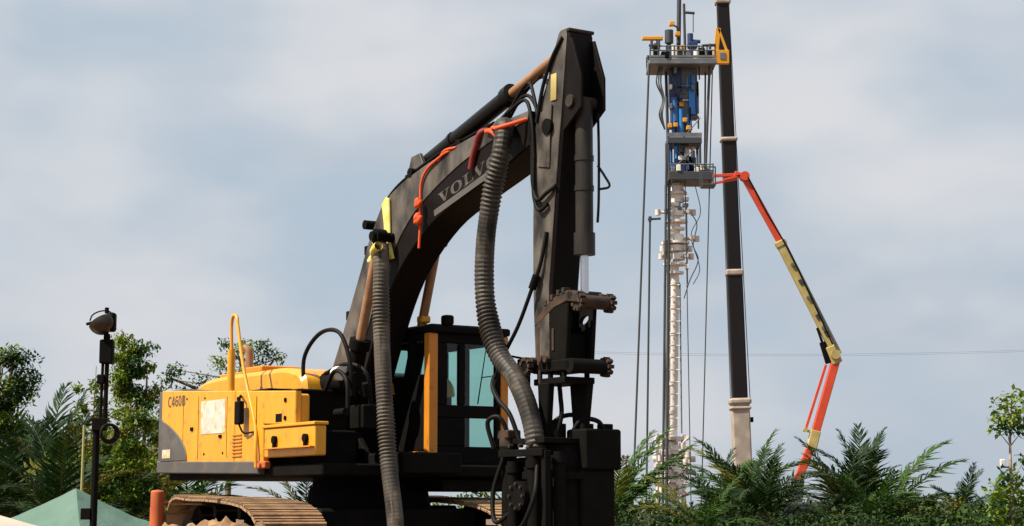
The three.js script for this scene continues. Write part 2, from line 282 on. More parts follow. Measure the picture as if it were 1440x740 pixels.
  // boom tower plates
  mesh('boom_bracket', [prism([[-1.2, 1.4], [-.95, 2.45], [-.45, 2.5], [.35, 1.9], [.9, 1.4]], .32, .40, .01), prism([[-1.2, 1.4], [-.95, 2.45], [-.45, 2.5], [.35, 1.9], [.9, 1.4]], -.40, -.32, .01)], M.black, E);
}
{ // cab on the far side
  const cab = sub('cab', E), F0 = -.75, F1 = 1.0, R0 = -1.46, R1 = -.30, H0 = 1.30, H1 = 3.24;
  mesh('floor', bx(F0, F1, H0 - .04, H0 + .22, R0, R1, .03), M.black, cab);
  mesh('roof', [bx(F0 - .02, F1 + .06, H1 - .10, H1, R0 - .02, R1 + .02, .05), bx(F0 + .3, F1 - .3, H1, H1 + .05, R0 + .2, R1 - .2, .02)], M.black, cab);
  const P = (f0, f1, h0, h1, r0, r1) => bx(f0, f1, h0, h1, r0, r1, .015);
  mesh('front_pillar', P(F1 - .12, F1 + .012, 1.50, H1 - .10, R1 - .12, R1 + .012), M.yellow2, cab);
  mesh('front_pillar', P(F1 - .12, F1 + .012, 1.50, H1 - .10, R0 - .012, R0 + .10), M.yellow2, cab);
  mesh('rear_pillar', P(F0, F0 + .16, 1.5, H1 - .1, R1 - .1, R1), M.black, cab);
  mesh('rear_pillar', P(F0, F0 + .16, 1.5, H1 - .1, R0, R0 + .1), M.black, cab);
  mesh('sill_rail', P(.25, F1 - .12, 1.46, 1.66, R1 - .06, R1 + .012), M.yellow2, cab);
  mesh('front_frame', [P(F1 - .07, F1, 1.5, 1.72, R0 + .1, R1 - .12), P(F1 - .07, F1, 2.08, 2.24, R0 + .1, R1 - .12), P(F1 - .07, F1, 3.02, 3.14, R0 + .1, R1 - .12), P(F1 - .07, F1, 1.72, 2.08, -.83, R1 - .12), P(F1 - .07, F1, 2.24, 3.02, -.83, -.735), P(F1 - .07, F1, 2.24, 3.02, -.565, R1 - .12), P(F1 - .07, F1, 1.72, 3.02, R0 + .1, -1.285)], M.black, cab);
  mesh('side_frame', [P(F0 + .16, F1 - .12, 1.66, 2.62, R1 - .05, R1), P(F0 + .16, F1 - .12, 3.06, 3.14, R1 - .05, R1), P(.43, .58, 2.62, 3.06, R1 - .05, R1), P(F0 + .16, -.02, 2.62, 3.06, R1 - .05, R1)], M.black, cab);
  mesh('door', [P(F0 + .16, F1 - .12, 1.5, 1.68, R0, R0 + .05), P(F0 + .16, F1 - .12, 3.04, 3.14, R0, R0 + .05), P(F0 + .16, F0 + .3, 1.7, 3.04, R0, R0 + .05), P(.02, .09, 1.68, 3.04, R0, R0 + .05)], M.black, cab);
  mesh('rear_frame', [P(F0, F0 + .05, 1.5, 2.3, R0 + .1, R1 - .1), P(F0, F0 + .05, 3.06, 3.14, R0 + .1, R1 - .1)], M.black, cab);
  const pane = (f0, f1, h0, h1, r0, r1) => { let g; if (f0 === f1) { g = new THREE.PlaneGeometry(r1 - r0, h1 - h0); g.rotateY(Math.PI / 2); g.translate(f0, (h0 + h1) / 2, (r0 + r1) / 2); } else { g = new THREE.PlaneGeometry(f1 - f0, h1 - h0); g.translate((f0 + f1) / 2, (h0 + h1) / 2, r0); } return mesh('window', g, M.glass, cab); };
  const W = F1 - .03;
  pane(W, W, 2.24, 3.02, -1.285, -.83); pane(W, W, 2.24, 3.02, -.735, -.565); pane(W, W, 1.72, 2.08, -1.285, -.83);
  pane(-.02, .43, 2.62, 3.06, R1 - .025, R1 - .025); pane(.58, F1 - .12, 2.62, 3.06, R1 - .025, R1 - .025);
  pane(F0 + .3, .02, 1.68, 3.04, R0 + .025, R0 + .025); pane(.09, F1 - .12, 1.68, 3.04, R0 + .025, R0 + .025); pane(F0 + .025, F0 + .025, 2.3, 3.06, R0 + .1, R1 - .1);
  mesh('wiper', [rod(V(F1 + .02, 2.26, -1.0), V(F1 + .02, 2.95, -1.12), .010, .007, 6), rod(V(F1 + .02, 2.6, -1.06), V(F1 + .02, 2.62, -1.2), .007, .007, 6)], M.black, cab);
  mesh('seat', [bx(-.25, .3, 1.75, 1.9, -1.1, -.62, .05), bx(-.35, -.2, 1.9, 2.55, -1.1, -.62, .06), bx(-.15, .1, 1.5, 1.76, -1.0, -.72)], M.black, cab);
  mesh('control_lever', [rod(V(.45, 1.5, -.6), V(.45, 2.05, -.62), .02), rod(V(.5, 1.5, -1.1), V(.55, 2.1, -1.1), .02), bx(.40, .52, 2.02, 2.14, -.66, -.58, .02)], M.black, cab);
  mesh('work_lamp', [bx(F1 - .05, F1 + .08, H1, H1 + .13, -.62, -.48, .03)], M.black, cab);
  mesh('beacon', [bx(.55, .70, H1 + .05, H1 + .15, -.5, -.36, .03)], M.safety, cab);
  mesh('cab_mirror', [bx(F1 + .10, F1 + .16, 2.45, 2.85, -1.72, -1.54, .03), rod(V(F1, 2.9, -1.46), V(F1 + .12, 2.86, -1.63), .014)], M.black, cab);
  mesh('guard', [P(.2, 1.25, 1.16, 1.3, -1.45, -.35)], M.black, cab);
}
{ // boom
  const up = [[-.96, 2.24], [-.38, 3.11], [.05, 3.81], [.45, 4.45], [.82, 4.81], [1.79, 5.10], [3.25, 5.31], [4.06, 5.36]], low = [[4.06, 4.96], [3.47, 4.78], [2.71, 4.59], [1.91, 4.35], [1.07, 3.81], [.55, 3.13], [.02, 2.16]];
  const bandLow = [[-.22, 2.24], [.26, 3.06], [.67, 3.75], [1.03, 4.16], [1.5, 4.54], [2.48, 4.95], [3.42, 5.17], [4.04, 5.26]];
  const poly = [...smoothPoly(up, 4), ...smoothPoly(low, 4)], B = sub('boom', E), w = .22;
  mesh('boom_arm', prism(poly, -w, w, .018), M.shadePaint, B);
  for (const q of [[w - .004, w + .012], [-w - .012, -w + .004]]) mesh('sunlit_band', prism([...smoothPoly(up, 4), ...smoothPoly(bandLow, 4).reverse()], q[0], q[1], .004), M.boom, B);  // sunlit upper band of the boom, put into a lighter colour
  mesh('boom_tip', [prism([[3.9, 4.98], [3.9, 5.34], [4.35, 5.36], [4.56, 5.25], [4.56, 5.05], [4.35, 4.98]], -.15, .15, .02)], M.shadePaint, B);
  mesh('foot_pin', rod(V(-.5, 2.3, -.44), V(-.5, 2.3, .44), .13), M.black, B);
  mesh('cylinder_pin', rod(V(.98, 4.30, -.54), V(.98, 4.30, .54), .06), M.black, B);
  mesh('lug_pin', rod(V(1.40, 5.06, -.24), V(1.40, 5.06, .24), .06), M.black, B);
  // pale lettering and a stripe on the black side
  const side = (name, a, b, h, mat) => { const L = Math.hypot(b[0] - a[0], b[1] - a[1]), g = new THREE.PlaneGeometry(L, h); g.rotateZ(Math.atan2(b[1] - a[1], b[0] - a[0])); g.translate((a[0] + b[0]) / 2, (a[1] + b[1]) / 2, w + .004); return mesh(name, g, mat, B, true); };
  { const g = letters('VOLVO', serif, 1.36, .135, .004); g.rotateZ(Math.atan2(.335, 1.42)); g.translate(2.10, 4.565, w - .001); mesh('lettering', g, M.paleInk, B); }
  side('stripe', [1.98, 4.475], [3.5, 4.84], .075, M.grey);
  // steel oil pipes along the upper edge with clamps
  for (const z of [-.02, .08, .17]) { const off = .06; const pts = smoothPoly(up.slice(0, 7).map(([a, b], i) => { const p = up[Math.max(0, i - 1)], q = up[i + 1], L = Math.hypot(q[0] - p[0], q[1] - p[1]); return [a - (q[1] - p[1]) / L * off, b + (q[0] - p[0]) / L * off]; }), 5).map(([a, b]) => V(a, b, z)); mesh('oil_pipe', tube(pts, .022, 70, 8), M.black, B); }
  for (const [a, b] of [[-.22, 3.40], [.26, 4.20], [1.3, 4.97], [2.5, 5.21]]) mesh('pipe_clamp', bx(a - .07, a + .05, b - .03, b + .09, -.05, .21), M.black, B);
  mesh('end_cap', [rod(V(.36, 4.54, .12), V(.36, 4.54, .30), .06)], M.black, B);
  for (const z of [.42, -.42]) { // boom lift cylinders
    const C = sub('boom_cylinder', E), a = V(-.02, 1.62, z), b = V(.98, 4.30, z), k = V().lerpVectors(a, b, .52);
    mesh('barrel', [rod(a, k, .105), rod(V().lerpVectors(a, b, .49), V().lerpVectors(a, b, .535), .135), rod(V(a.x, a.y, z - .1), V(a.x, a.y, z + .1), .14)], M.black, C);
    mesh('piston_rod', rod(k, b, .06), M.rodBrown, C);
    mesh('rod_eye', rod(V(b.x, b.y, z - .07), V(b.x, b.y, z + .07), .095), M.black, C);
  }
  const C = sub('stick_cylinder', E), a = V(1.42, 5.20, 0), b = V(4.60, 6.04, 0), k = V().lerpVectors(a, b, .60);
  mesh('barrel', [rod(a, k, .10), rod(V().lerpVectors(a, b, .575), V().lerpVectors(a, b, .615), .125), rod(V().lerpVectors(a, b, .2), V().lerpVectors(a, b, .215), .115)], M.blackGloss, C);
  mesh('piston_rod', rod(k, b, .06), M.rodBrown, C);
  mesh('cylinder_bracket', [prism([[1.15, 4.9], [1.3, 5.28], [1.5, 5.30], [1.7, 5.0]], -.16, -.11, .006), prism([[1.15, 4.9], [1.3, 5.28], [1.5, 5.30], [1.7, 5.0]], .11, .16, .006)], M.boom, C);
  mesh('rod_eye', rod(V(4.60, 6.04, -.1), V(4.60, 6.04, .1), .09), M.black, C);
}
{ // stick
  const S = sub('stick', E), z = .185;
  const back = [[4.58, 6.10], [4.40, 5.72], [4.22, 5.38], [4.13, 5.10], [4.10, 4.6], [4.09, 3.39], [4.13, 2.55]], front = [[4.40, 2.55], [4.43, 3.36], [4.53, 4.13], [4.63, 4.9], [4.69, 5.36], [4.76, 6.1]];
  const poly = [[4.74, 6.16], [4.62, 6.16], ...smoothPoly(back, 4), ...front];
  const taper = (g) => { const p = g.attributes.position; for (let i = 0; i < p.count; i++) { const k = Math.min(1, Math.max(0, (p.getY(i) - 5.1) / 1.05)); p.setZ(i, p.getZ(i) * (1 - .12 * k)); } return toCreasedNormals(g, .5); };
  mesh('stick_arm', taper(prism(poly, -z, z, .02)), M.shadePaint, S);
  for (const q of [[z - .002, z + .012], [-z - .012, -z + .002]]) mesh('sunlit_side', taper(prism(poly.map(([a, b]) => [a + (a > 4.4 ? -.03 : .004), b]), q[0], q[1], .004)), M.boom, S);  // stick sides as the sun lights them, painted in as lighter grey
  mesh('top_cap', bx(4.60, 4.77, 6.13, 6.17, -.172, .172, .015), M.rust, S);
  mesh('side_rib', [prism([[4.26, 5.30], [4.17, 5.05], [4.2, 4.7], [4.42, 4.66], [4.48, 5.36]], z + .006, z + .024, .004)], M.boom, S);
  mesh('pivot_pin', [rod(V(4.40, 5.12, -.23), V(4.40, 5.12, .23), .09)], M.black, S);
  mesh('sticker', taper(bx(4.44, 4.55, 5.40, 5.70, z + .006, z + .02, .002)), M.cream, S);
  for (const q of [.13, -.17]) mesh('front_bracket', prism([[4.6, 5.62], [4.7, 6.05], [4.80, 6.05], [4.98, 5.60], [4.98, 5.24], [4.6, 5.0]], q, q + .04, .008), M.shadePaint, S);
  mesh('bracket_pin', rod(V(4.80, 5.34, -.2), V(4.80, 5.34, .2), .07), M.rust, S);
  const C = sub('bucket_cylinder', E), a = V(4.80, 5.36, 0), b = V(4.80, 3.2, 0);
  mesh('barrel', [rod(a, V(4.80, 3.72, 0), .098), rod(V(4.80, 3.90, 0), V(4.80, 3.66, 0), .118), rod(V(4.80, 4.42, 0), V(4.80, 4.36, 0), .108), rod(V(4.80, 4.75, 0), V(4.80, 4.69, 0), .108)], M.cylPaint, C);
  mesh('piston_rod', rod(V(4.80, 3.66, 0), b, .045), M.chrome, C);
  mesh('oil_line', [tube([V(4.98, 5.2, -.06), V(4.99, 4.8, -.06), V(4.98, 4.2, -.06), V(4.96, 4.0, -.06)], .016, 30, 6), tube([V(4.97, 4.62, -.06), V(5.04, 4.5, -.1), V(5.10, 4.38, -.12), V(4.97, 4.36, -.06)], .014, 20, 6)], M.black, C);
  // hoses at the boom tip
  for (const pts of [
    [V(3.3, 5.38, .05), V(3.6, 5.62, .08), V(3.9, 5.72, .12), V(4.05, 5.55, .16), V(4.2, 5.2, .19)],
    [V(3.2, 5.36, .12), V(3.6, 5.45, .18), V(3.95, 5.50, .2), V(4.1, 5.25, .22), V(4.15, 4.8, .22)],
    [V(2.9, 5.30, .0), V(3.4, 5.52, .05), V(3.8, 5.60, .08), V(4.05, 5.4, .12), V(4.2, 5.1, .18)],
    [V(3.0, 5.34, -.1), V(3.5, 5.68, -.06), V(3.95, 5.80, -.02), V(4.2, 5.6, .05), V(4.25, 5.3, .1)],
    [V(4.12, 5.0, .22), V(4.14, 4.5, .23), V(4.25, 4.32, .24), V(4.42, 4.38, .23), V(4.55, 4.44, .2)],
    [V(4.14, 4.8, .22), V(4.18, 4.35, .24), V(4.28, 4.2, .24), V(4.42, 4.25, .22)],
    [V(4.66, 6.08, .18), V(4.50, 5.9, .2), V(4.32, 5.6, .21), V(4.20, 5.2, .22)],
    [V(4.38, 3.95, .21), V(4.30, 3.60, .24), V(4.15, 3.30, .27), V(3.95, 2.95, .3), V(3.65, 2.6, .32), V(3.45, 2.35, .3)]]) mesh('hydraulic_hose', tube(pts, .022, 40, 8), M.rubber, S);
  mesh('hose_coupling', [rod(V(4.17, 3.34, .262), V(4.24, 3.48, .25), .045)], M.black, S);
}

// ---------------------------------------------------------------- pump attachment hanging from the stick
{
  const A = place(thing('pump_attachment', 'bulky black hydraulic pump head with rusty brackets hung under the stick', 'attachment'));
  const arc = smoothPoly([[4.10, 3.0], [4.3, 3.12], [4.5, 3.22], [4.74, 3.27], [4.92, 3.23]], 4).concat([[4.96, 3.12], [4.74, 3.15], [4.5, 3.1], [4.3, 3.0], [4.12, 2.92]]);
  for (const z of [.13, -.2]) mesh('rusty_link', prism(arc, z, z + .07, .012), M.rust, A);
  mesh('link_pin', rod(V(4.90, 3.14, -.27), V(4.90, 3.14, .17), .075), M.rust, A); mesh('link_pin', rod(V(4.80, 3.22, -.2), V(4.80, 3.22, .2), .05), M.rust, A);
  for (const [f, h] of [[4.34, 3.17], [4.46, 3.22], [4.58, 3.26], [4.68, 3.275]]) mesh('lug', bx(f - .025, f + .025, h - .03, h + .03, .12, .21, .006), M.rust, A);
  for (const [f, h, z, R] of [[4.90, 3.14, -.25, .085], [4.79, 2.46, -.28, .09], [4.08, 2.49, .28, .08], [4.90, 3.14, .15, .085]]) for (let k = 0; k < 9; k++) { const a = k * .698; const g = bx(-.02, .02, -.02, .022, -.035, .035, .004); g.rotateZ(a); g.translate(f + Math.cos(a) * R, h + Math.sin(a) * R, z); mesh('tooth', g, M.rust, A); }
  const hp = [[4.13, 2.98], [4.5, 3.12], [4.76, 3.14], [4.70, 2.5], [4.13, 2.5]];
  mesh('hanger_plate', prism(hp, .13, .19, .01), M.black, A);
  { const sh = new THREE.Shape(hp.map(p => new THREE.Vector2(...p))), ho = new THREE.Path(); ho.absellipse(4.58, 2.98, .09, .045, 0, Math.PI * 2, false, .3); sh.holes.push(ho); const g = new THREE.ExtrudeGeometry(sh, { depth: .05, bevelEnabled: false, curveSegments: 10 }); g.translate(0, 0, -.19); mesh('hanger_plate', g, M.black, A); }
  mesh('hanger_web', [bx(4.15, 4.40, 2.5, 2.96, -.14, .13, .02), bx(4.36, 4.62, 2.5, 2.82, -.14, .13, .02)], M.black, A);
  for (const [f0, f1, h0, h1] of [[4.16, 4.215, 2.5, 2.92], [4.46, 4.50, 2.64, 2.88], [4.2, 4.24, 2.12, 2.44]]) mesh('rust_strip', bx(f0, f1, h0, h1, .19, .205, .004), M.rust, A);
  mesh('clamp_bar', [bx(4.06, 4.80, 2.41, 2.54, -.2, .2, .02)], M.black, A);
  mesh('clamp_pin', rod(V(4.08, 2.49, -.22), V(4.08, 2.49, .30), .07), M.black, A); mesh('clamp_pin', rod(V(4.79, 2.46, -.30), V(4.79, 2.46, .2), .08), M.black, A);
  for (const [f, h] of [[4.14, 2.55], [4.30, 2.56], [4.40, 2.55]]) mesh('bolt', rod(V(f, h, .2), V(f, h, .26), .038, .038, 8), M.rust, A);
  mesh('lower_bar', [bx(4.10, 4.70, 2.28, 2.35, -.2, .2, .01), ...[[4.15, .15], [4.36, .15], [4.62, .15], [4.15, -.15], [4.62, -.15]].map(([f, z]) => rod(V(f, 2.33, z), V(f, 2.43, z), .03))], M.black, A);
  mesh('leg', prism([[4.20, 2.3], [4.42, 2.3], [4.36, 1.70], [4.24, 1.70]], .13, .22, .015), M.black, A);
  mesh('leg', prism([[4.31, 2.3], [4.66, 2.3], [4.56, 1.70], [4.38, 1.70]], -.22, -.13, .015), M.black, A);
  mesh('pump_casing', [new THREE.CylinderGeometry(.34, .38, 1.2, 28).translate(4.25, .92, 0), new THREE.CylinderGeometry(.42, .42, .08, 28).translate(4.25, 1.3, 0), new THREE.CylinderGeometry(.44, .46, .3, 28).translate(4.25, .18, 0), new THREE.CylinderGeometry(.30, .34, .16, 28).translate(4.25, 1.6, 0)], M.black, A);
  mesh('gear_case', [bx(4.34, 4.72, 1.36, 1.80, -.54, -.06, .03), bx(4.28, 4.66, .30, 1.38, -.50, -.04, .04), bx(3.95, 4.40, .25, 1.5, -.36, .38, .05), rod(V(4.46, 1.78, -.24), V(4.46, 1.86, -.24), .09), bx(4.5, 4.62, 1.8, 1.86, -.5, -.36)], M.black, A);
  mesh('top_plate', bx(3.92, 4.60, 1.64, 1.70, -.38, .40, .01), M.black, A);
  mesh('motor', [rod(V(4.3, 1.68, .05), V(4.3, 1.86, .05), .12), rod(V(4.3, 1.84, .05), V(4.3, 1.9, .05), .08)], M.black, A);
  const col = (f, z, r, h0, h1) => mesh('cylinder', [rod(V(f, h0, z), V(f, h1, z), r), rod(V(f, h1 - .12, z), V(f, h1 - .04, z), r * 1.25), rod(V(f, h0, z), V(f, h0 + .08, z), r * 1.25)], M.black, A);
  col(3.86, .36, .085, .06, 1.66); col(4.1, .46, .07, .3, 1.45); col(4.42, .40, .08, .5, 1.5); col(4.62, .22, .07, .4, 1.55); col(3.84, -.05, .09, .4, 1.5);
  mesh('column_head', [rod(V(3.86, 1.62, .36), V(3.86, 1.76, .36), .11), bx(3.76, 3.98, 1.70, 1.80, .28, .46, .02)], M.rust, A);
  mesh('frame_bar', [bx(3.8, 4.66, 1.5, 1.58, .40, .47, .01), bx(3.8, 4.66, .62, .70, .40, .48, .01), bx(4.6, 4.68, .3, 1.56, .36, .44, .01)], M.black, A);
  mesh('flange', new THREE.TorusGeometry(.16, .045, 8, 20).translate(4.28, 1.08, .36), M.black, A);
  mesh('outlet', [rod(V(4.28, 1.08, .3), V(4.28, 1.08, .5), .1), rod(V(4.28, 1.08, .48), V(4.28, 1.08, .54), .16)], M.black, A);
  for (let k = 0; k < 8; k++) mesh('bolt', rod(V(4.28 + .13 * Math.cos(k * .785), 1.08 + .13 * Math.sin(k * .785), .53), V(4.28 + .13 * Math.cos(k * .785), 1.08 + .13 * Math.sin(k * .785), .565), .018, .018, 6), M.cylPaint, A);
  for (const [f, h, z] of [[4.0, 1.62, .41], [4.2, 1.62, .41], [4.4, 1.62, .41], [4.62, 1.66, -.2], [4.64, 1.5, -.35], [4.1, .66, .49], [4.5, .66, .49]]) mesh('bolt', rod(V(f, h, z), V(f, h, z + .05), .022, .022, 8), M.cylPaint, A);
  mesh('fitting', [rod(V(4.52, 1.2, .30), V(4.6, 1.2, .36), .035)], M.chrome, A);
  for (const pts of [
    [V(4.36, 1.66, .1), V(4.42, 1.95, .05), V(4.36, 2.15, .02), V(4.30, 2.35, 0)],
    [V(4.1, 1.68, .1), V(4.2, 1.92, -.05), V(4.36, 1.95, -.18), V(4.46, 1.72, -.25)],
    [V(4.05, 1.68, .35), V(3.92, 1.98, .4), V(3.75, 2.12, .42), V(3.58, 2.28, .4), V(3.45, 2.42, .3)],
    [V(3.95, 1.66, .38), V(3.86, 1.94, .5), V(3.74, 1.9, .56), V(3.76, 1.6, .5)],
    [V(4.42, 1.7, -.05), V(4.52, 1.9, -.15), V(4.62, 1.88, -.3), V(4.6, 1.74, -.4)],
    [V(4.5, 1.4, .42), V(4.6, 1.1, .52), V(4.46, .8, .56), V(4.2, .7, .5)],
    [V(3.9, 1.5, .46), V(3.78, 1.1, .52), V(3.9, .8, .56), V(4.1, .9, .5)]]) mesh('hydraulic_hose', tube(pts, .026, 36, 8), M.rubber, A);
}
{ // big discharge hoses and the straps that hold them
  const h1 = place(tag(mesh('discharge_hose', [corrugated([V(3.55, 5.24, .26), V(3.76, 5.20, .36), V(3.80, 4.95, .42), V(3.64, 4.5, .44), V(3.48, 3.85, .44), V(3.50, 3.2, .44), V(3.76, 2.65, .44), V(4.05, 2.35, .40), V(4.22, 2.05, .36), V(4.34, 1.68, .34), V(4.36, 1.45, .34)], .108, .05, .0095)], M.hoseDark), 'long black ribbed hose curving from boom tip down to the pump head', 'hose'));
  const h2 = place(tag(mesh('discharge_hose', [corrugated([V(1.34, 4.13, .60), V(1.39, 3.95, .62), V(1.40, 3.3, .62), V(1.50, 2.3, .62), V(1.62, 1.5, .62), V(1.80, .75, .62), V(1.86, .1, .64)], .10, .045, .008)], M.hose), 'grey brown ribbed hose hanging straight down beside the boom base', 'hose'));
  const y = place(thing('yellow_sling', 'yellow webbing sling tied round the bend of the boom', 'sling'));
  mesh('band', prism([[.74, 4.76], [.80, 4.5], [.83, 4.22], [.90, 4.03], [1.06, 4.03], [.97, 4.24], [.95, 4.52], [.93, 4.80], [.84, 4.83]], .236, .27, .012), M.strap, y);
  mesh('knot', [tube([V(.92, 4.10, .26), V(1.04, 4.0, .42), V(1.22, 4.0, .60), V(1.36, 4.06, .70), V(1.50, 4.10, .72)], .055, 20, 8), tube([V(.80, 4.16, .27), V(.70, 4.26, .34), V(.62, 4.40, .27)], .03, 16, 6), tube([V(.86, 4.16, .26), V(.70, 4.12, .34), V(.72, 4.02, .42), V(.92, 4.04, .42)], .028, 16, 6)], M.strap, y);
  const o = place(thing('orange_rope', 'bright orange rope with tied bundles hanging over the boom', 'rope'));
  mesh('rope', [tube([V(2.42, 5.19, .20), V(2.3, 5.17, .245), V(2.14, 5.13, .25), V(1.84, 5.02, .255), V(1.72, 4.88, .255), V(1.71, 4.6, .26), V(1.72, 4.40, .265), V(1.70, 4.08, .27)], .016, 50, 8), tube([V(2.1, 5.1, .24), V(2.25, 5.19, .25), V(2.5, 5.20, .23)], .016, 16, 6)], M.orangeRope, o);
  for (const [h, r] of [[4.62, .052], [4.42, .062]]) { const g = new THREE.IcosahedronGeometry(r, 3), p = g.attributes.position; for (let i = 0; i < p.count; i++) { const k = 1 + .5 * (vnoise(p.getX(i) * 30 + 9, p.getY(i) * 30 + p.getZ(i) * 20 + 9, 3) - .5); p.setXYZ(i, p.getX(i) * k, p.getY(i) * k * 1.25, p.getZ(i) * k); } g.computeVertexNormals(); g.translate(1.75, h, .31); mesh('bundle', g, M.orangeRope, o); }
  const o2 = place(thing('red_sling', 'dark red sling looped over the boom beside the ribbed hose top', 'sling'));
  mesh('loop', [tube([V(3.15, 5.30, .10), V(3.08, 5.28, .24), V(2.98, 5.14, .25), V(2.90, 5.0, .25), V(2.86, 4.88, .25)], .04, 30, 8)], M.red, o2);
  mesh('orange_tie', [tube([V(3.30, 5.28, .22), V(3.45, 5.26, .32), V(3.62, 5.22, .40), V(3.80, 5.18, .48), V(3.95, 5.22, .36), V(4.02, 5.3, .14)], .025, 30, 8), tube([V(3.2, 5.27, .25), V(3.34, 5.24, .27), V(3.42, 5.18, .25)], .03, 14, 8)], M.orangeRope, o2);
}

// ---------------------------------------------------------------- vegetation
const leafColor = (r, base, spread) => { const k = 1 + (r() - .5) * 2 * spread, y = (r() - .5) * spread; return [base[0] * k * (1 + y), base[1] * k, base[2] * k * (1 - y)]; };
const GREEN = { dark: [.013, .040, .006], mid: [.034, .092, .009], lime: [.16, .24, .018], olive: [.13, .135, .013], blue: [.014, .046, .012] };
function leafMesh(name, verts, cols, parent) {
  const g = new THREE.BufferGeometry(); g.setAttribute('position', new THREE.BufferAttribute(new Float32Array(verts), 3)); g.setAttribute('color', new THREE.BufferAttribute(new Float32Array(cols), 3)); g.computeVertexNormals();
  const m = new THREE.Mesh(g, M.leaf); m.name = parent ? name : numbered(name); m.castShadow = m.receiveShadow = true; (parent || scene).add(m); return m;
}
// one feather-shaped palm leaf along +x, unit length; arch bends it down
function frondGeometry(seed, arch, base, spread = .3, pairs = 46, wide = .235) {
  const r = rng(seed), v = [], c = [], pt = (t) => { let x = 0, y = 0; const n = 12; for (let i = 0; i < n; i++) { const a = -arch * Math.pow((i + .5) / n * t, 1.5); x += Math.cos(a) * t / n; y += Math.sin(a) * t / n; } return [x, y, -arch * Math.pow(t, 1.5)]; };
  const tri = (a, b, d, col) => { v.push(...a, ...b, ...d); c.push(...col, ...col, ...col); };
  const rc = [.12, .13, .035];
  for (let i = 0; i < 16; i++) { // rachis, three-sided
    const a = pt(i / 16), b = pt((i + 1) / 16), w0 = .011 * (1 - i / 16 * .8), w1 = .011 * (1 - (i + 1) / 16 * .8);
    const q = (p, w, k) => [[p[0], p[1] + w, 0], [p[0], p[1] - w * .6, w], [p[0], p[1] - w * .6, -w]][k];
    for (let k = 0; k < 3; k++) { tri(q(a, w0, k), q(b, w1, k), q(b, w1, (k + 1) % 3), rc); tri(q(a, w0, k), q(b, w1, (k + 1) % 3), q(a, w0, (k + 1) % 3), rc); }
  }
  for (let i = 0; i < pairs; i++) for (const s of [1, -1]) {
    const t = .16 + .84 * (i + r() * .7) / pairs, p = pt(Math.min(t, .995)), env = Math.pow(Math.sin(Math.PI * Math.min(1, .14 + t * .80)), .75);
    if (r() < .05) continue; const L = wide * env * (.7 + r() * .45), fwd = .35 + .62 * (1 - t) + (r() - .5) * .3, lift = (r() - .15) * .9, drop = .15 + r() * .6, ca = Math.cos(p[2]), sa = Math.sin(p[2]);
    const dir = [ca * Math.cos(fwd + .25) - sa * lift * .4, sa * Math.cos(fwd + .25) + ca * lift * .5, s * Math.sin(fwd + .25)], n = Math.hypot(...dir);
    const w = .0122 * (.8 + r() * .5), wx = ca * w, wy = sa * w, col = leafColor(r, base, spread);
    const mid = [p[0] + dir[0] / n * L * .55, p[1] + dir[1] / n * L * .55, dir[2] / n * L * .55], tip = [p[0] + dir[0] / n * L, p[1] + dir[1] / n * L - drop * L * .5, dir[2] / n * L * .97];
    tri([p[0] - wx * .5, p[1] - wy * .5, 0], [p[0] + wx * .5, p[1] + wy * .5, 0], [mid[0] + wx, mid[1] + wy, mid[2]], col);
    tri([p[0] - wx * .5, p[1] - wy * .5, 0], [mid[0] + wx, mid[1] + wy, mid[2]], [mid[0] - wx, mid[1] - wy, mid[2]], col);
    tri([mid[0] - wx, mid[1] - wy, mid[2]], [mid[0] + wx, mid[1] + wy, mid[2]], tip, col);
  }
  const g = new THREE.BufferGeometry(); g.setAttribute('position', new THREE.BufferAttribute(new Float32Array(v), 3)); g.setAttribute('color', new THREE.BufferAttribute(new Float32Array(c), 3)); g.computeVertexNormals(); return g;
}
GREEN.dead = [.16, .10, .045]; const FR = {}; for (const k of Object.keys(GREEN)) FR[k] = [.35, .7, 1.15, 1.7, 2.2].map((a, i) => frondGeometry(100 + i * 7 + k.length * 31, a, GREEN[k]));
// upright: how many leaves stand up; list of own leaves [azimuth deg, elevation deg, length factor, arch index]
function palm(label, px, depth, L, n, tone, seed, o = {}) {
  const b = at(px, 715, depth); b.y = 0;
  n = Math.round(n * .8); const P = thing('oil_palm', label, 'palm', b, 'oil palms around the work site'), r = rng(seed), h = o.h ?? .35;
  const tg = new THREE.CylinderGeometry(.16, .24, h + .2, 10, 3); tg.translate(0, h / 2, 0); mesh('trunk', tg, M.bark, P);
  const put = (az, el, len, k) => { const m = new THREE.Mesh(FR[el < .45 && r() < .22 ? 'dead' : r() < .10 ? 'olive' : tone][k], M.leaf); m.name = 'frond'; m.castShadow = m.receiveShadow = true; m.position.set(0, h, 0); m.rotation.set(0, az, el, 'YXZ'); m.scale.setScalar(len); P.add(m); };
  for (let i = 0; i < n; i++) { const q = i / n, el = (o.top ?? 84) - q * (o.range ?? 62) + (r() - .5) * 12; put(i * 2.399 + r() * .5, el * Math.PI / 180, L * (.86 + .3 * r()) * (1 - .1 * q), Math.min(4, Math.floor(q * 3.2 + .5 + r() * 1.6))); }
  for (const [az, el, len, k] of o.extra || []) put(az * Math.PI / 180, el * Math.PI / 180, len, k);
  return P;
}
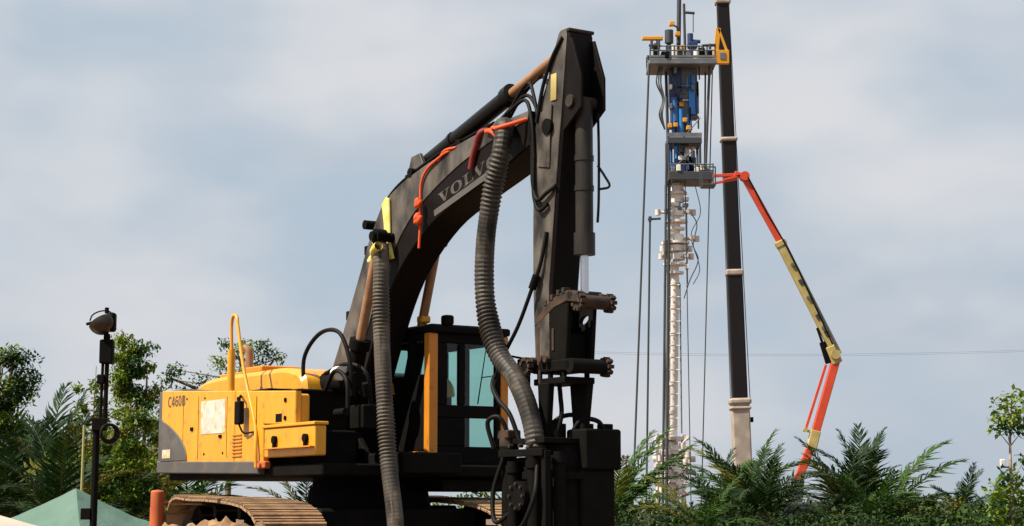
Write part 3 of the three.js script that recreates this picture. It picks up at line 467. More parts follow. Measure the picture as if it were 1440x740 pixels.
function pushLeaf(v, c, r, x, y, z, s, col, hang = 0) {
  const a = r() * 6.283, e = (r() - .5) * 2.2 - hang, d = [Math.cos(a) * Math.cos(e), Math.sin(e), Math.sin(a) * Math.cos(e)], a2 = a + 1.57 + (r() - .5), q = [Math.cos(a2), (r() - .5) * 1.2, Math.sin(a2)], l = s * (.7 + r() * .6), w = l * .26;
  const tip = [x + d[0] * l, y + d[1] * l, z + d[2] * l], m = [x + d[0] * l * .45, y + d[1] * l * .45, z + d[2] * l * .45];
  const p1 = [m[0] + q[0] * w, m[1] + q[1] * w, m[2] + q[2] * w], p2 = [m[0] - q[0] * w, m[1] - q[1] * w, m[2] - q[2] * w];
  v.push(x, y, z, ...p1, ...tip, x, y, z, ...tip, ...p2); for (let i = 0; i < 6; i++) c.push(...col);
}
// tree: limbs reach from the trunk to each leaf clump; clumps are [dx, y, dz, radius, leaves]
function tree(name, label, category, base, trunk, clumps, tones, leaf, seed, o = {}) {
  const T = thing(name, label, category, base, o.group), r = rng(seed), tr = [];
  for (const pts of trunk.paths) { const c = new THREE.CatmullRomCurve3(pts.map(p => V(...p)), false, 'centripetal'), n = 14, ps = c.getPoints(n); for (let i = 0; i < n; i++) { const k = trunk.r * (1 - .75 * i / n), k2 = trunk.r * (1 - .75 * (i + 1) / n); tr.push(rod(ps[i], ps[i + 1].clone().lerp(ps[i], -.06), k, k2, 7)); } }
  const mainc = new THREE.CatmullRomCurve3(trunk.paths[0].map(p => V(...p)));
  for (const [x, y, z] of clumps) { let best = mainc.getPoint(0), bd = 1e9; for (let t = .15; t <= 1; t += .05) { const p = mainc.getPoint(t), d = Math.hypot(p.x - x, p.z - z) + Math.abs(p.y - (y - .35)) * 1.2; if (d < bd) { bd = d; best = p; } } tr.push(rod(best, V(x, y, z), trunk.r * .28, trunk.r * .08, 5)); }
  mesh('trunk', tr, o.bark || M.bark, T);
  const v = [], c = [];
  for (const [x, y, z, rad, n] of clumps) { const tone = tones[Math.floor(r() * tones.length)]; for (let i = 0; i < n; i++) { const u = r() * 2 - 1, a = r() * 6.283, q = Math.pow(r(), .5) * rad, s = Math.sqrt(1 - u * u); pushLeaf(v, c, r, x + Math.cos(a) * s * q * 1.15, y + u * q * .8, z + Math.sin(a) * s * q, leaf, leafColor(r, tone, .4), o.hang ?? .2); } }
  leafMesh('crown', v, c, T); return T;
}
function scatterClumps(r, n, x, y0, y1, w, rad, leaves) { const a = []; for (let i = 0; i < n; i++) { const y = y0 + (y1 - y0) * r(); const k = w * (typeof x === 'function' ? x((y - y0) / (y1 - y0)) : 1); a.push([(r() * 2 - 1) * k, y, (r() * 2 - 1) * k * .7, rad * (.6 + .7 * r()), Math.round(leaves * (.6 + .8 * r()))]); } return a; }
const gnd = (px, depth) => { const b = at(px, 715, depth); b.y = 0; return b; };
{ // left side
  let r = rng(71);
  tree('broadleaf_tree', 'olive leafed tree cut by the left edge of the picture', 'tree', gnd(-12, 40), { r: .06, paths: [[[0, 0, 0], [.05, 1.8, 0], [-.05, 3.4, 0], [.1, 4.1, 0]], [[0, 3, 0], [.3, 3.8, 0], [.4, 4.2, .1]]] }, [...scatterClumps(r, 22, 1, 3.0, 4.3, .72, .32, 190), ...scatterClumps(r, 10, 1, 2.0, 3.0, .5, .3, 170)], [GREEN.lime, GREEN.mid, GREEN.dark], .11, 5);
  r = rng(72);
  tree('feathery_tree', 'tall feathery light green tree behind the lamp mast', 'tree', gnd(180, 46), { r: .09, paths: [[[0, 0, 0], [.0, 2, 0], [-.1, 3.6, 0], [-.25, 5.3, 0]], [[0, .5, 0], [.3, 2, 0], [.4, 4.2, .1]]] }, [...scatterClumps(r, 74, t => 1.15 - t * .85, .8, 5.2, 1.05, .27, 200)], [GREEN.lime, GREEN.lime, GREEN.mid, GREEN.olive], .10, 15, { hang: .6 });
  r = rng(73);
  tree('sparse_tree', 'airy tree with loose leaf clusters rising behind the yellow hood', 'tree', gnd(318, 48), { r: .10, paths: [[[0, 0, 0], [.05, 2, 0], [.1, 3.4, 0], [.35, 4.95, 0]], [[0, 2.6, 0], [-.5, 3.8, 0], [-1.5, 4.3, 0]], [[.1, 3.2, 0], [.8, 4.3, .1], [1.15, 4.75, 0]]] }, [[.2, 4.85, 0, .30, 70], [.45, 5.0, .2, .26, 60], [1.0, 4.85, 0, .28, 70], [.75, 4.6, .2, .3, 60], [-.2, 4.55, .2, .3, 70], [.1, 4.3, 0, .4, 90], [-.7, 4.1, 0, .32, 70], [-1.4, 4.4, 0, .26, 70], [-1.55, 4.15, .1, .3, 70], [-1.1, 3.8, 0, .3, 80], [.6, 4.05, 0, .4, 90], [0, 3.6, 0, .5, 130], [.6, 3.3, 0, .5, 130], [-.8, 3.2, 0, .5, 140], [1.1, 3.6, 0, .3, 60], [-1.6, 3.5, 0, .35, 90], [-1.8, 3.0, 0, .5, 120], [.9, 5.05, .1, .2, 60], [1.3, 4.7, 0, .2, 50], [-.1, 5.05, 0, .2, 50], [-1.9, 3.9, 0, .25, 70]].map(([x, y, z, R, n]) => [x, y + .12, z, R * 1.05, n * 2]), [GREEN.mid, GREEN.lime, GREEN.mid], .105, 25);
  r = rng(74);
  tree('slender_tree', 'thin young tree with sparse leaves just left of the lamp mast', 'tree', gnd(122, 44), { r: .035, paths: [[[0, 0, 0], [.02, 2, 0], [.1, 3.4, 0], [.12, 4.3, 0]]] }, scatterClumps(r, 16, 1, 2.2, 4.0, .34, .2, 60), [GREEN.olive, GREEN.lime], .12, 35, { bark: M.barkPale });
  r = rng(75);
  tree('leafy_shrub', 'tall yellow green shrub between the lamp mast and the counterweight', 'shrub', gnd(190, 37), { r: .05, paths: [[[0, 0, 0], [.05, 1.2, 0], [0, 2.6, 0]]] }, scatterClumps(r, 40, t => 1.1 - t * .6, .4, 2.75, .62, .25, 170), [GREEN.lime, GREEN.olive, GREEN.mid, GREEN.lime], .10, 16, { hang: .4 });
  tree('leafy_shrub', 'olive shrub rising just behind the canopy peak and bamboo pole', 'shrub', gnd(140, 38), { r: .04, paths: [[[0, 0, 0], [.05, 1.2, 0], [0, 2.3, 0]]] }, scatterClumps(r, 26, t => 1.1 - t * .6, .4, 2.3, .5, .25, 150), [GREEN.olive, GREEN.mid, GREEN.lime], .10, 17, { hang: .4 });
  palm('dark oil palm with upright spear leaves near the left edge', 58, 42, 2.9, 18, 'blue', 1, { h: .75, extra: [[20, 80, 3.0, 0], [160, 74, 2.9, 1], [60, 86, 3.05, 0]] });
  palm('dark spreading oil palm behind the pale sheet corner', 8, 38, 2.6, 18, 'dark', 2, { h: .5 });
  palm('oil palm with olive arching leaves behind the green canopy peak', 112, 40, 2.6, 16, 'olive', 3, { h: .4, range: 50, extra: [[10, 58, 2.9, 3], [185, 60, 2.8, 3]] });
  palm('low dark oil palm between the left palms and the canopy', 84, 36, 2.3, 18, 'dark', 4, { h: .4 });
  palm('green oil palm below the feathery tree beside the counterweight', 172, 39, 2.3, 18, 'mid', 5, { h: .35 });
  palm('yellow green oil palm leaning behind the orange post', 206, 43, 2.7, 18, 'olive', 6, { h: .4, extra: [[120, 66, 3.0, 1]] });
  palm('far dark oil palm filling the gap under the counterweight', 262, 46, 2.4, 18, 'mid', 7, { h: .2 });
  palm('dark oil palm seen low between the two tracks', 430, 48, 2.0, 16, 'dark', 8, { h: .2 });
  palm('oil palm with blue green leaves farther back at the left', 30, 50, 3.6, 18, 'blue', 9, { h: .7 });
}
{ // right side
  palm('oil palm with spear leaves beside the pump head', 858, 44, 2.0, 16, 'mid', 21, { h: .5, range: 66, extra: [[8, 66, 2.76, 0], [5, 52, 2.76, 0], [20, 72, 2.48, 0], [-10, 60, 2.39, 1]] });
  palm('oil palm with one pale leaf arching in front of the white stack base', 985, 40, 1.7, 16, 'mid', 22, { h: .35, top: 62, extra: [[170, 64, 1.9, 3]] });
  palm('large dense oil palm standing in front of the crane base', 1048, 46, 2.24, 20, 'mid', 23, { h: .6, extra: [[172, 66, 2.38, 2], [165, 58, 2.29, 3], [10, 70, 2.20, 2]] });
  palm('very dark oil palm left of the orange lift arm', 1074, 43, 1.97, 20, 'dark', 24, { h: .6, extra: [[25, 72, 2.18, 3], [150, 70, 2.02, 2]] });
  palm('dark oil palm with a tall bent leaf right of the orange lift arm', 1186, 45, 1.98, 20, 'dark', 25, { h: .6, extra: [[165, 78, 2.36, 1], [15, 80, 2.24, 1]] });
  palm('tall upright oil palm with plumes against the sky', 1214, 47, 2.27, 18, 'dark', 26, { h: .6, range: 50, extra: [[90, 88, 2.48, 0], [0, 84, 2.39, 0], [180, 84, 2.35, 0]] });
  palm('oil palm with two long leaves sweeping to the right', 1232, 43, 1.73, 16, 'mid', 27, { h: .4, extra: [[6, 66, 2.78, 1], [4, 54, 2.74, 1], [8, 40, 2.21, 1]] });
  palm('distant rounded oil palm between the sweeping leaves and the right edge tree', 1352, 66, 1.92, 22, 'blue', 28, { h: .5, top: 80 });
  palm('small distant oil palm just right of the sweeping leaves', 1302, 60, 1.28, 16, 'blue', 29, { h: .3 });
  palm('low oil palm half hidden by the tree at the right edge', 1398, 58, 1.7, 16, 'mid', 30, { h: .3 });
  palm('dark oil palm low behind the crane base', 1012, 54, 2.1, 18, 'dark', 31, { h: .4 });
  palm('dark oil palm low in the gap behind the orange lift arm', 1136, 56, 1.5, 18, 'dark', 32, { h: .3, top: 70 });
  palm('dark oil palm low behind the sweeping leaves', 1262, 55, 1.8, 18, 'dark', 33, { h: .3 });
  palm('dark oil palm low behind the spear leaves beside the pump head', 872, 52, 1.5, 18, 'dark', 34, { h: .3 });
  const r = rng(90);
  tree('young_tree', 'slim young tree with tiered bright leaves at the right edge', 'tree', gnd(1424, 42), { r: .055, paths: [[[0, 0, 0], [.01, 1.2, 0], [0, 2.4, 0], [.08, 3.5, 0]]] }, [[-.12, 3.3, 0, .26, 60], [.25, 3.45, 0, .3, 80], [.4, 3.1, 0, .32, 90], [-.22, 3.0, .1, .2, 60], [.1, 2.95, 0, .25, 70], [-.32, 2.76, 0, .15, 40], [.3, 2.7, 0, .22, 60], [-.1, 2.75, .1, .18, 50], [.36, 2.05, 0, .2, 50], [-.12, 1.65, 0, .22, 70], [.2, 1.6, 0, .28, 80], [-.3, 1.35, .1, .28, 80], [.1, 1.2, 0, .35, 110], [-.2, 1.0, 0, .35, 110], [.35, 1.1, 0, .3, 90], [-.1, .7, 0, .4, 120], [.3, .6, 0, .4, 120]].map(([x, y, z, R, n]) => [x, y, z, R * 1.15, Math.round(n * .9)]), [GREEN.lime, GREEN.mid, GREEN.lime], .16, 45, { bark: M.barkPale, hang: .1 });
  tree('leafy_shrub', 'bright green shrub between the spear leaves and the white stack', 'shrub', gnd(912, 47), { r: .03, paths: [[[0, 0, 0], [.05, .8, 0], [0, 1.7, 0]]] }, [[0, 1.7, 0, .22, 50], [-.15, 1.45, 0, .22, 60], [.15, 1.3, 0, .22, 60], [-.1, 1.1, 0, .2, 50], [.2, .9, 0, .25, 60]], [GREEN.lime], .13, 46);
  tree('leafy_shrub', 'round green shrub seen under the cab floor', 'shrub', gnd(672, 46), { r: .03, paths: [[[0, 0, 0], [.05, .8, 0], [0, 1.2, 0]]] }, [[0, 1.45, 0, .25, 90], [.3, 1.35, 0, .25, 90], [-.3, 1.2, 0, .25, 80], [.45, 1.1, 0, .3, 90], [0, 1.0, 0, .4, 120], [-.7, 1.0, 0, .3, 80], [-1.0, 1.05, 0, .25, 60]], [GREEN.lime, GREEN.mid], .12, 47);
  tree('leafy_shrub', 'yellow green shrub in front of the distant palms at right', 'shrub', gnd(1318, 44), { r: .03, paths: [[[0, 0, 0], [.05, .5, 0], [0, 1.0, 0]]] }, scatterClumps(r, 12, 1, .4, 1.15, .7, .25, 150), [GREEN.olive, GREEN.mid, GREEN.lime], .11, 48);
  tree('leafy_shrub', 'dense shrub behind the distant red marker at the lift foot', 'shrub', gnd(1260, 46), { r: .03, paths: [[[0, 0, 0], [.05, .5, 0], [0, 1.0, 0]]] }, scatterClumps(r, 10, 1, .4, 1.2, .6, .25, 80), [GREEN.dark, GREEN.mid], .11, 49).userData.label = 'dark dense shrub under the sweeping palm leaves';
}
{ // low undergrowth that nobody could count
  const r = rng(404), v = [], c = [], tones = [GREEN.dark, GREEN.dark, GREEN.dark, GREEN.mid];
  for (let k = 0; k < 420; k++) {
    const d = 39 + r() * 20, right = r() < .58, px = right ? 850 + r() * 640 : -40 + r() * 300, b = gnd(px, d), hgt = (right ? .95 : 1.2) * (.25 + 1.0 * Math.pow(r(), 1.6)), rad = .5 + r() * .5, tone = tones[Math.floor(r() * 4)];
    for (let i = 0; i < 190; i++) pushLeaf(v, c, r, b.x + (r() - .5) * 2 * rad, Math.pow(r(), .7) * hgt, b.z + (r() - .5) * 2 * rad, .125, leafColor(r, tone, .4), .1);
  }
  tag(leafMesh('undergrowth', v, c), 'low mixed undergrowth filling the ground below the palms', 'undergrowth', null, 'stuff');
}

// ---------------------------------------------------------------- near things on the left
{ // lamp mast
  const D = 22, q = (x, y, dz = 0) => at(x, y, D).add(V(0, 0, dz)), b = gnd(131, D), L = thing('lamp_mast', 'dark portable lamp mast with round floodlight head on top', 'lamp mast'), p = (x, y, dz) => q(x, y, dz);
  mesh('lower_pole', [rod(b, p(136, 590), .042), bx(b.x - .25, b.x + .25, 0, .04, b.z - .04, b.z + .04), bx(b.x - .04, b.x + .04, .004, .036, b.z - .25, b.z + .25)], M.black, L);
  mesh('upper_pole', rod(p(147, 600), p(152, 470), .026), M.black, L);
  mesh('guide_rod', rod(p(140, 605), p(146, 480), .018), M.black, L);
  mesh('clamp', [bx(p(130, 600).x, p(150, 600).x, p(0, 606).y, p(0, 588).y, -D - .06, -D + .06)], M.black, L);
  mesh('clamp', [bx(p(137, 535).x, p(147, 535).x, p(0, 540).y, p(0, 527).y, -D - .05, -D + .05)], M.black, L);
  const c0 = p(155, 610); const t = new THREE.TorusGeometry(.105, .018, 8, 28); t.rotateY(.4); t.translate(c0.x, c0.y, c0.z + .04); const t2 = new THREE.TorusGeometry(.095, .016, 8, 28); t2.rotateY(.7); t2.translate(c0.x - .01, c0.y + .01, c0.z + .06); mesh('cable_coil', [t, t2], M.rubber, L);
  mesh('ballast_box', bx(p(141, 495).x, p(160, 495).x, p(0, 512).y, p(0, 478).y, -D - .06, -D + .08, .02), M.black, L);
  mesh('switch_box', bx(p(114, 722).x, p(128, 722).x, p(0, 731).y, p(0, 715).y, -D - .05, -D + .05, .01), M.black, L);
  const lamp = sub('floodlight', L), lc = p(146, 455);
  const prof = []; for (let k = 0; k <= 10; k++) { const a = k / 10 * Math.PI / 2; prof.push(new THREE.Vector2(.012 + .145 * Math.sin(a), -.16 * Math.cos(a))); }
  const dish = new THREE.LatheGeometry(prof, 28); dish.rotateX(-.25); dish.rotateZ(.55); dish.translate(lc.x - .03, lc.y + .02, lc.z + .02); mesh('reflector', dish, std({ color: lin(.05, .04, .035), roughness: .35, metalness: .6, side: THREE.DoubleSide }), lamp);
  mesh('yoke', [tube([V(lc.x - .17, lc.y + .03, lc.z), V(lc.x - .14, lc.y + .10, lc.z), V(lc.x - .03, lc.y + .15, lc.z), V(lc.x + .08, lc.y + .13, lc.z), V(lc.x + .10, lc.y, lc.z)], .009, 30, 6), rod(V(lc.x - .21, lc.y - .01, lc.z), V(lc.x - .14, lc.y + .01, lc.z), .018)], M.black, lamp);
  mesh('housing', [bx(lc.x + .04, lc.x + .14, lc.y - .10, lc.y + .13, lc.z - .08, lc.z + .06, .03), rod(V(lc.x + .03, lc.y + .12, lc.z), V(lc.x + .03, lc.y + .19, lc.z), .025), rod(V(lc.x + .03, lc.y - .25, lc.z), V(lc.x + .03, lc.y - .05, lc.z), .03)], M.black, lamp);
  mesh('bulb', new THREE.SphereGeometry(.04, 12, 8).translate(lc.x + .01, lc.y - .02, lc.z + .03), M.cream, lamp);
}
{ // low green canopy and pale sheet
  const c = gnd(106, 27), s = 1.35, pk = 1.24, ev = .66, T = thing('canopy', 'low sea green peaked canopy beneath the lamp mast', 'canopy', c);
  const rot = .5, cr = [0, 1, 2, 3].map(k => { const a = rot + k * Math.PI / 2 + Math.PI / 4; return V(Math.cos(a) * s, ev, Math.sin(a) * s); });
  const v = [], N = 12; const top = V(0, pk, 0);
  for (let k = 0; k < 4; k++) { const a = cr[k], b = cr[(k + 1) % 4]; const P = (i, j) => { const t = i / N, u = j / N, e = V().lerpVectors(a, b, u), q = V().lerpVectors(top, e, t); q.y -= .03 * (vnoise(q.x * 5 + 20, q.z * 5 + 20, 8) - .5) * (t > .03 ? 1 : 0) + .05 * Math.sin(t * Math.PI) * 1 + .035 * Math.sin(u * Math.PI) * t; return q; }; for (let i = 0; i < N; i++) for (let j = 0; j < N; j++) { const A = P(i, j), B = P(i + 1, j), C = P(i + 1, j + 1), D = P(i, j + 1); for (const p of [A, C, B, A, D, C]) v.push(p.x, p.y, p.z); } 
    for (let j = 0; j < N; j++) { const A = P(N, j), D = P(N, j + 1); for (const p of [A, D, V(A.x, A.y - .14, A.z), D, V(D.x, D.y - .14, D.z), V(A.x, A.y - .14, A.z)]) v.push(p.x, p.y, p.z); } }
  const g = new THREE.BufferGeometry(); g.setAttribute('position', new THREE.BufferAttribute(new Float32Array(v), 3)); g.computeVertexNormals(); mesh('roof_cloth', g, M.tent, T);
  for (const p of cr) mesh('leg', rod(V(p.x * .98, 0, p.z * .98), V(p.x * .98, ev, p.z * .98), .02), M.steel, T);
  mesh('ridge_pole', rod(V(0, 0, 0), V(0, pk - .005, 0), .018), M.steel, T);
  const w = thing('sheet_roof', 'cream sheet roof edge in the bottom left corner', 'roof', gnd(-60, 23));
  const pts = [[-1.2, .84], [-.2, .92], [.25, .86], [.98, .66]]; mesh('roof_sheet', prism([...pts, ...pts.map(([a, b]) => [a, b - .03]).reverse()], -1.0, 1.0, .004), M.sheet, w);
  for (const [x, z] of [[-1.1, .9], [.9, .9], [-1.1, -.9], [.9, -.9]]) mesh('leg', rod(V(x, 0, z), V(x, x < 0 ? .82 : .66, z), .025), M.steel, w);
  const o = gnd(113, 28.6), pt = at(118, 598, 28.6); tag(mesh('bamboo_pole', rod(o, V(pt.x, pt.y, o.z), .024, .018, 8), M.bamboo), 'pale yellow bamboo pole standing behind the canopy peak', 'pole');
  const bo = gnd(221, 25.4), B = thing('marker_post', 'faded orange marker post beside the rear of the track', 'post', bo);
  mesh('post', new THREE.LatheGeometry([[.0, 0], [.15, 0], [.15, .05], [.1, .08], [.1, .95], [.094, .97], [.094, 1.16], [.08, 1.19], [0, 1.2]].map(p => new THREE.Vector2(...p)), 20), M.bollard, B);
  mesh('side_bar', rod(V(.0, 1.02, .02), V(.34, 1.05, .0), .018), M.bollard, B);
}

// ---------------------------------------------------------------- well stack with injector head, far right
{
  const D = 80, S = FOCAL / D, q = (x, y, dz = 0) => at(x, y, D).add(V(0, 0, dz)), Z = -D;
  const box = (x0, x1, y0, y1, d0, d1, r) => bx(q(x0, y1).x, q(x1, y1).x, q(x0, y1).y, q(x0, y0).y, Z + d0, Z + d1, r);
  const vr = (x, y0, y1, r, dz = 0, r2 = r, seg = 12) => rod(V(q(x, y1).x, q(x, y1).y, Z + dz), V(q(x, y1).x, q(x, y0).y, Z + dz), r, r2, seg);
  const W = thing('well_stack', 'tall slim white pipe stack with flanged joints', 'pipe stack');
  const xs = (y) => 952 - (y - 260) * .025;
  mesh('lower_pipe', rod(V(q(943, 720).x, 0, Z), V(q(948, 390).x, q(948, 390).y, Z), .23), M.offwhite, W);
  mesh('upper_pipe', rod(V(q(948, 390).x, q(948, 390).y, Z), V(q(952, 258).x, q(952, 258).y, Z), .2), M.offwhite, W);
  for (const y of [400, 432, 470, 500, 540, 580, 608]) mesh('flange', vr(xs(y), y - 2.5, y + 2.5, .25), M.pinkwhite, W);
  for (const [y0, y1, r] of [[262, 285, .31], [294, 304, .36], [330, 341, .36], [346, 354, .46], [358, 366, .42]]) mesh('valve_body', vr(xs(y0), y0, y1, r, 0, r, 16), M.offwhite, W);
  for (const [y, a, b] of [[299, 925, 975], [336, 938, 980], [350, 932, 970], [361, 930, 972]]) mesh('side_valve', [rod(q(a, y), q(b, y), .07), vr(a, y - 4, y + 4, .12), vr(b, y - 4, y + 4, .12), rod(q(b - 8, y, .1), q(b - 8, y, .45), .1)], M.pinkwhite, W);
  mesh('control_line', tube([q(972, 300), q(980, 315), q(975, 345), q(982, 365), q(970, 395), q(962, 420)], .025, 40, 6), M.steel, W);
  mesh('control_line', tube([q(978, 262), q(985, 300), q(972, 330), q(984, 380), q(975, 400)], .02, 40, 6), M.steel, W);
  for (const y of [617, 637, 655, 676, 694]) mesh('frame_ring', [box(921, 968, y - 2.5, y + 2.5, -.55, .55, .02)], M.pinkwhite, W);
  for (const [x, d] of [[925, .5], [961, .5], [925, -.5], [961, -.5]]) mesh('frame_post', rod(V(q(x, 650).x, 0, Z + d), V(q(x, 612).x, q(x, 612).y, Z + d), .055), M.pinkwhite, W);
  for (const [y0, y1, r] of [[622, 634, .36], [641, 652, .42], [660, 672, .38], [680, 692, .44]]) mesh('preventer', vr(942, y0, y1, r, 0, r, 16), M.offwhite, W);
  for (const [y, w] of [[272, 30], [312, 34], [322, 26], [342, 40], [372, 34], [384, 26]]) mesh('clamp_ring', [vr(xs(y), y - 1.6, y + 1.6, w / 2 / S, 0, w / 2 / S, 14)], M.offwhite, W);
  for (const [x, y0, y1] of [[936, 262, 385], [966, 290, 400], [958, 400, 610], [936, 400, 612]]) mesh('side_line', vr(x, y0, y1, .035, .25, .035, 6), M.steel, W);
  for (const [x, y] of [[930, 622], [958, 628], [926, 645], [962, 650], [934, 668], [957, 672], [929, 690], [966, 640], [950, 660], [938, 636]]) mesh('valve_wheel', [vr(x, y - 4, y + 4, .14, .5, .14, 10)], (x % 3) ? M.offwhite : M.pinkwhite, W);
  for (const y of [646, 664]) mesh('ram', rod(q(918, y), q(978, y), .13), M.pinkwhite, W);

  const J = thing('injector_head', 'grey platform tower with blue injector head at the stack top', 'tower');
  // three decks, each a plate with kick rim and posts
  mesh('lower_deck', [box(938, 1001, 246, 258, -.9, .9, .03)], M.steelDark, J);
  for (const z of [.86, -.86]) { mesh('guard_rail', rod(q(938, 236, z), q(1000, 236, z), .03, .03, 6), M.steel, J); for (let k = 0; k < 6; k++) mesh('rail_post', vr(939 + k * 12.2, 235, 247, .03, z, .03, 6), M.steelDark, J); }
  for (const [x, z] of [[945, .5], [952, .7], [978, .4], [986, .6], [993, .2]]) mesh('equipment_case', box(x - 3, x + 3, 239 - (x % 3) * 2, 245.8, z, z + .25, .03), x % 2 ? M.steel : M.offwhite, J);
  mesh('middle_deck', [box(937, 985, 197, 206, -.7, .7, .03)], M.steelDark, J);
  mesh('deck_rim', [box(937, 985, 191, 196.5, .64, .7)], M.steel, J);
  mesh('upper_deck', [box(911, 1004, 90, 98, -1.1, 1.1, .03)], M.steel, J);
  for (const z of [1.04, -1.1]) { mesh('deck_rim', [box(911, 1004, 86, 89.5, z, z + .06)], M.steel, J); for (const y of [73, 79]) mesh('guard_rail', rod(q(911, y, z), q(1003, y, z), .03, .03, 6), M.steel, J); for (let k = 0; k < 9; k++) mesh('rail_post', vr(912 + k * 11.3, 72, 87, .035, z, .035, 6), M.steelDark, J); }
  for (const [x0, x1, y0, d, m] of [[929, 938, 76, -.2, M.steel], [944, 951, 70, .3, M.offwhite], [951, 958, 78, .7, M.steelDark], [962, 969, 80, .75, M.steel], [988, 994, 77, .2, M.offwhite], [932, 938, 81, .85, M.black], [998, 1003, 80, -.4, M.steel]]) mesh('equipment_case', box(x0, x1, y0, 89.5, d, d + .3, .03), m, J);
  for (const [x, y0, y1, d] of [[914, 66, 77, 1.05], [924, 64, 77, 1.05], [995, 70, 77, 1.05], [985, 72, 77, 1.05], [914, 70, 77, -1.05], [1000, 70, 77, -1.05]]) mesh('rail_post', vr(x, y0, y1, .06, d), M.steelDark, J);
  mesh('guard_rail', [rod(q(910, 72, 1.05), q(926, 72, 1.05), .05), rod(q(984, 72, 1.05), q(1003, 71, 1.05), .045)], M.steelDark, J);
  for (const [x, d] of [[939, .6], [983, .6], [939, -.6], [983, -.6]]) { mesh('post', vr(x, 206, 247, .055, d), M.steelDark, J); }
  mesh('leg', rod(V(q(936, 206, 0).x, q(936, 206).y, Z + .55), V(q(929, 700).x, 0, Z + .8), .055), M.steelDark, J);
  mesh('leg', rod(V(q(940, 258).x, q(940, 258).y, Z + .5), V(q(934, 700).x, 0, Z + .9), .07), M.steelDark, J);
  mesh('leg', rod(V(q(938, 98).x, q(938, 98).y, Z - .5), V(q(941, 206).x, q(941, 206).y, Z - .5), .07), M.steelDark, J);
  mesh('support_cable', rod(q(996, 98, .6), q(990, 246, .6), .06), M.steelDark, J);
  mesh('support_cable', rod(q(994, 98, -.6), q(993, 246, -.6), .04), M.steelDark, J);
  mesh('drive_housing', [box(941, 958, 98, 150, -.3, .3, .04), box(943, 956, 150, 178, -.22, .22, .04)], M.blueDark, J);
  mesh('chain_case', [box(957, 981, 97, 168, -.35, .2, .05), box(960, 972, 168, 190, -.2, .15, .04)], M.steel, J);
  mesh('blue_panel', box(968, 977, 108, 163, .2, .36, .02), M.blueBright, J);
  mesh('blue_cylinder', vr(949, 140, 192, .16, .3), M.blue, J);
  mesh('blue_cylinder', vr(957, 155, 192, .13, .3), M.blueBright, J);
  for (const x of [944, 951, 960, 966, 974]) mesh('strut', vr(x, 206, 246, x === 951 || x === 966 ? .12 : .07, x % 2 ? .3 : 0), x < 955 ? M.blue : x === 960 ? M.steelDark : M.offwhite, J);
  for (const [x, y] of [[941, 180], [949, 179], [962, 172], [967, 183], [941, 242], [957, 150]]) mesh('yellow_fitting', box(x - 3, x + 3, y - 3, y + 3, .3, .55, .03), M.safety, J);
  mesh('motor', [box(964, 972, 230, 246, .1, .5, .05), vr(968, 222, 232, .1, .3)], M.black, J);
  mesh('motor', [box(955, 963, 234, 246, .2, .6, .05)], M.blueDark, J);
  mesh('deck_clutter', [box(918, 926, 66, 89.5, .2, .7, .04), box(928, 934, 78, 89.5, .3, .8, .04)], M.black, J);
  mesh('drum', vr(940, 46, 64, .19, .4, .19, 16), M.steelDark, J);
  mesh('drum_stand', vr(940, 64, 89, .1, .4), M.steelDark, J);
  mesh('winch', [box(966, 980, 62, 70, .1, .5, .04), vr(970, 50, 64, .13, .3), rod(q(970, 60, .3), q(984, 61, .3), .08), vr(973, 70, 89, .16, .3)], M.blueDark, J);
  mesh('barrel', vr(985, 72, 89, .16, .5), M.black, J); mesh('barrel', vr(978, 76, 89, .14, .6), M.offwhite, J); mesh('barrel', vr(996, 74, 89, .15, .4), M.black, J);
  mesh('mast', rod(q(954, 90), q(956, -70), .10), M.steelDark, J);
  mesh('mast', rod(q(963, 90, .3), q(961, 8, .3), .06), M.steelDark, J);
  mesh('mast_arm', [rod(q(961, 20, .3), q(976, 21, .3), .06), rod(q(974, 22, .3), q(974, 48, .3), .02)], M.steelDark, J);
  mesh('orange_fitting', box(941, 948, 31, 37, -.1, .2, .03), M.safety, J); mesh('orange_fitting', box(949, 956, 47, 53, .1, .35, .03), M.safety, J); mesh('fitting_rod', rod(q(944, 34, .05), q(955, 40, 0), .04), M.steelDark, J);
  mesh('orange_fitting', box(955, 962, 67, 73, .2, .45, .03), M.safety, J);
  mesh('yellow_beam', [box(902, 931, 55, 60, .3, .55, .03)], M.safety, J); mesh('beam_post', vr(924, 60, 89, .06, .42), M.steelDark, J);
  const tr = [[q(1008, 45), q(1003, 94)], [q(1008, 45), q(1022, 82)]];
  mesh('yellow_bracket', [box(1004, 1023, 76, 95, .5, .75, .02), ...tr.map(([a, b], i) => bar(V(a.x, a.y, Z + .62), V(b.x, b.y, Z + .62), i ? .10 : .22, .12))], M.safety, J);
  mesh('pale_sign', box(1010, 1018, 80, 89, .75, .78, .01), M.steel, J);
  for (let k = 0; k < 3; k++) mesh('loose_hose', tube([q(926 + k * 2, 98, .4), q(922 + k * 3, 120, .5), q(931 + k, 142, .4), q(926 + k * 2, 165, .5), q(934, 185, .4)], .035, 40, 6), k ? M.steel : M.steelDark, J);

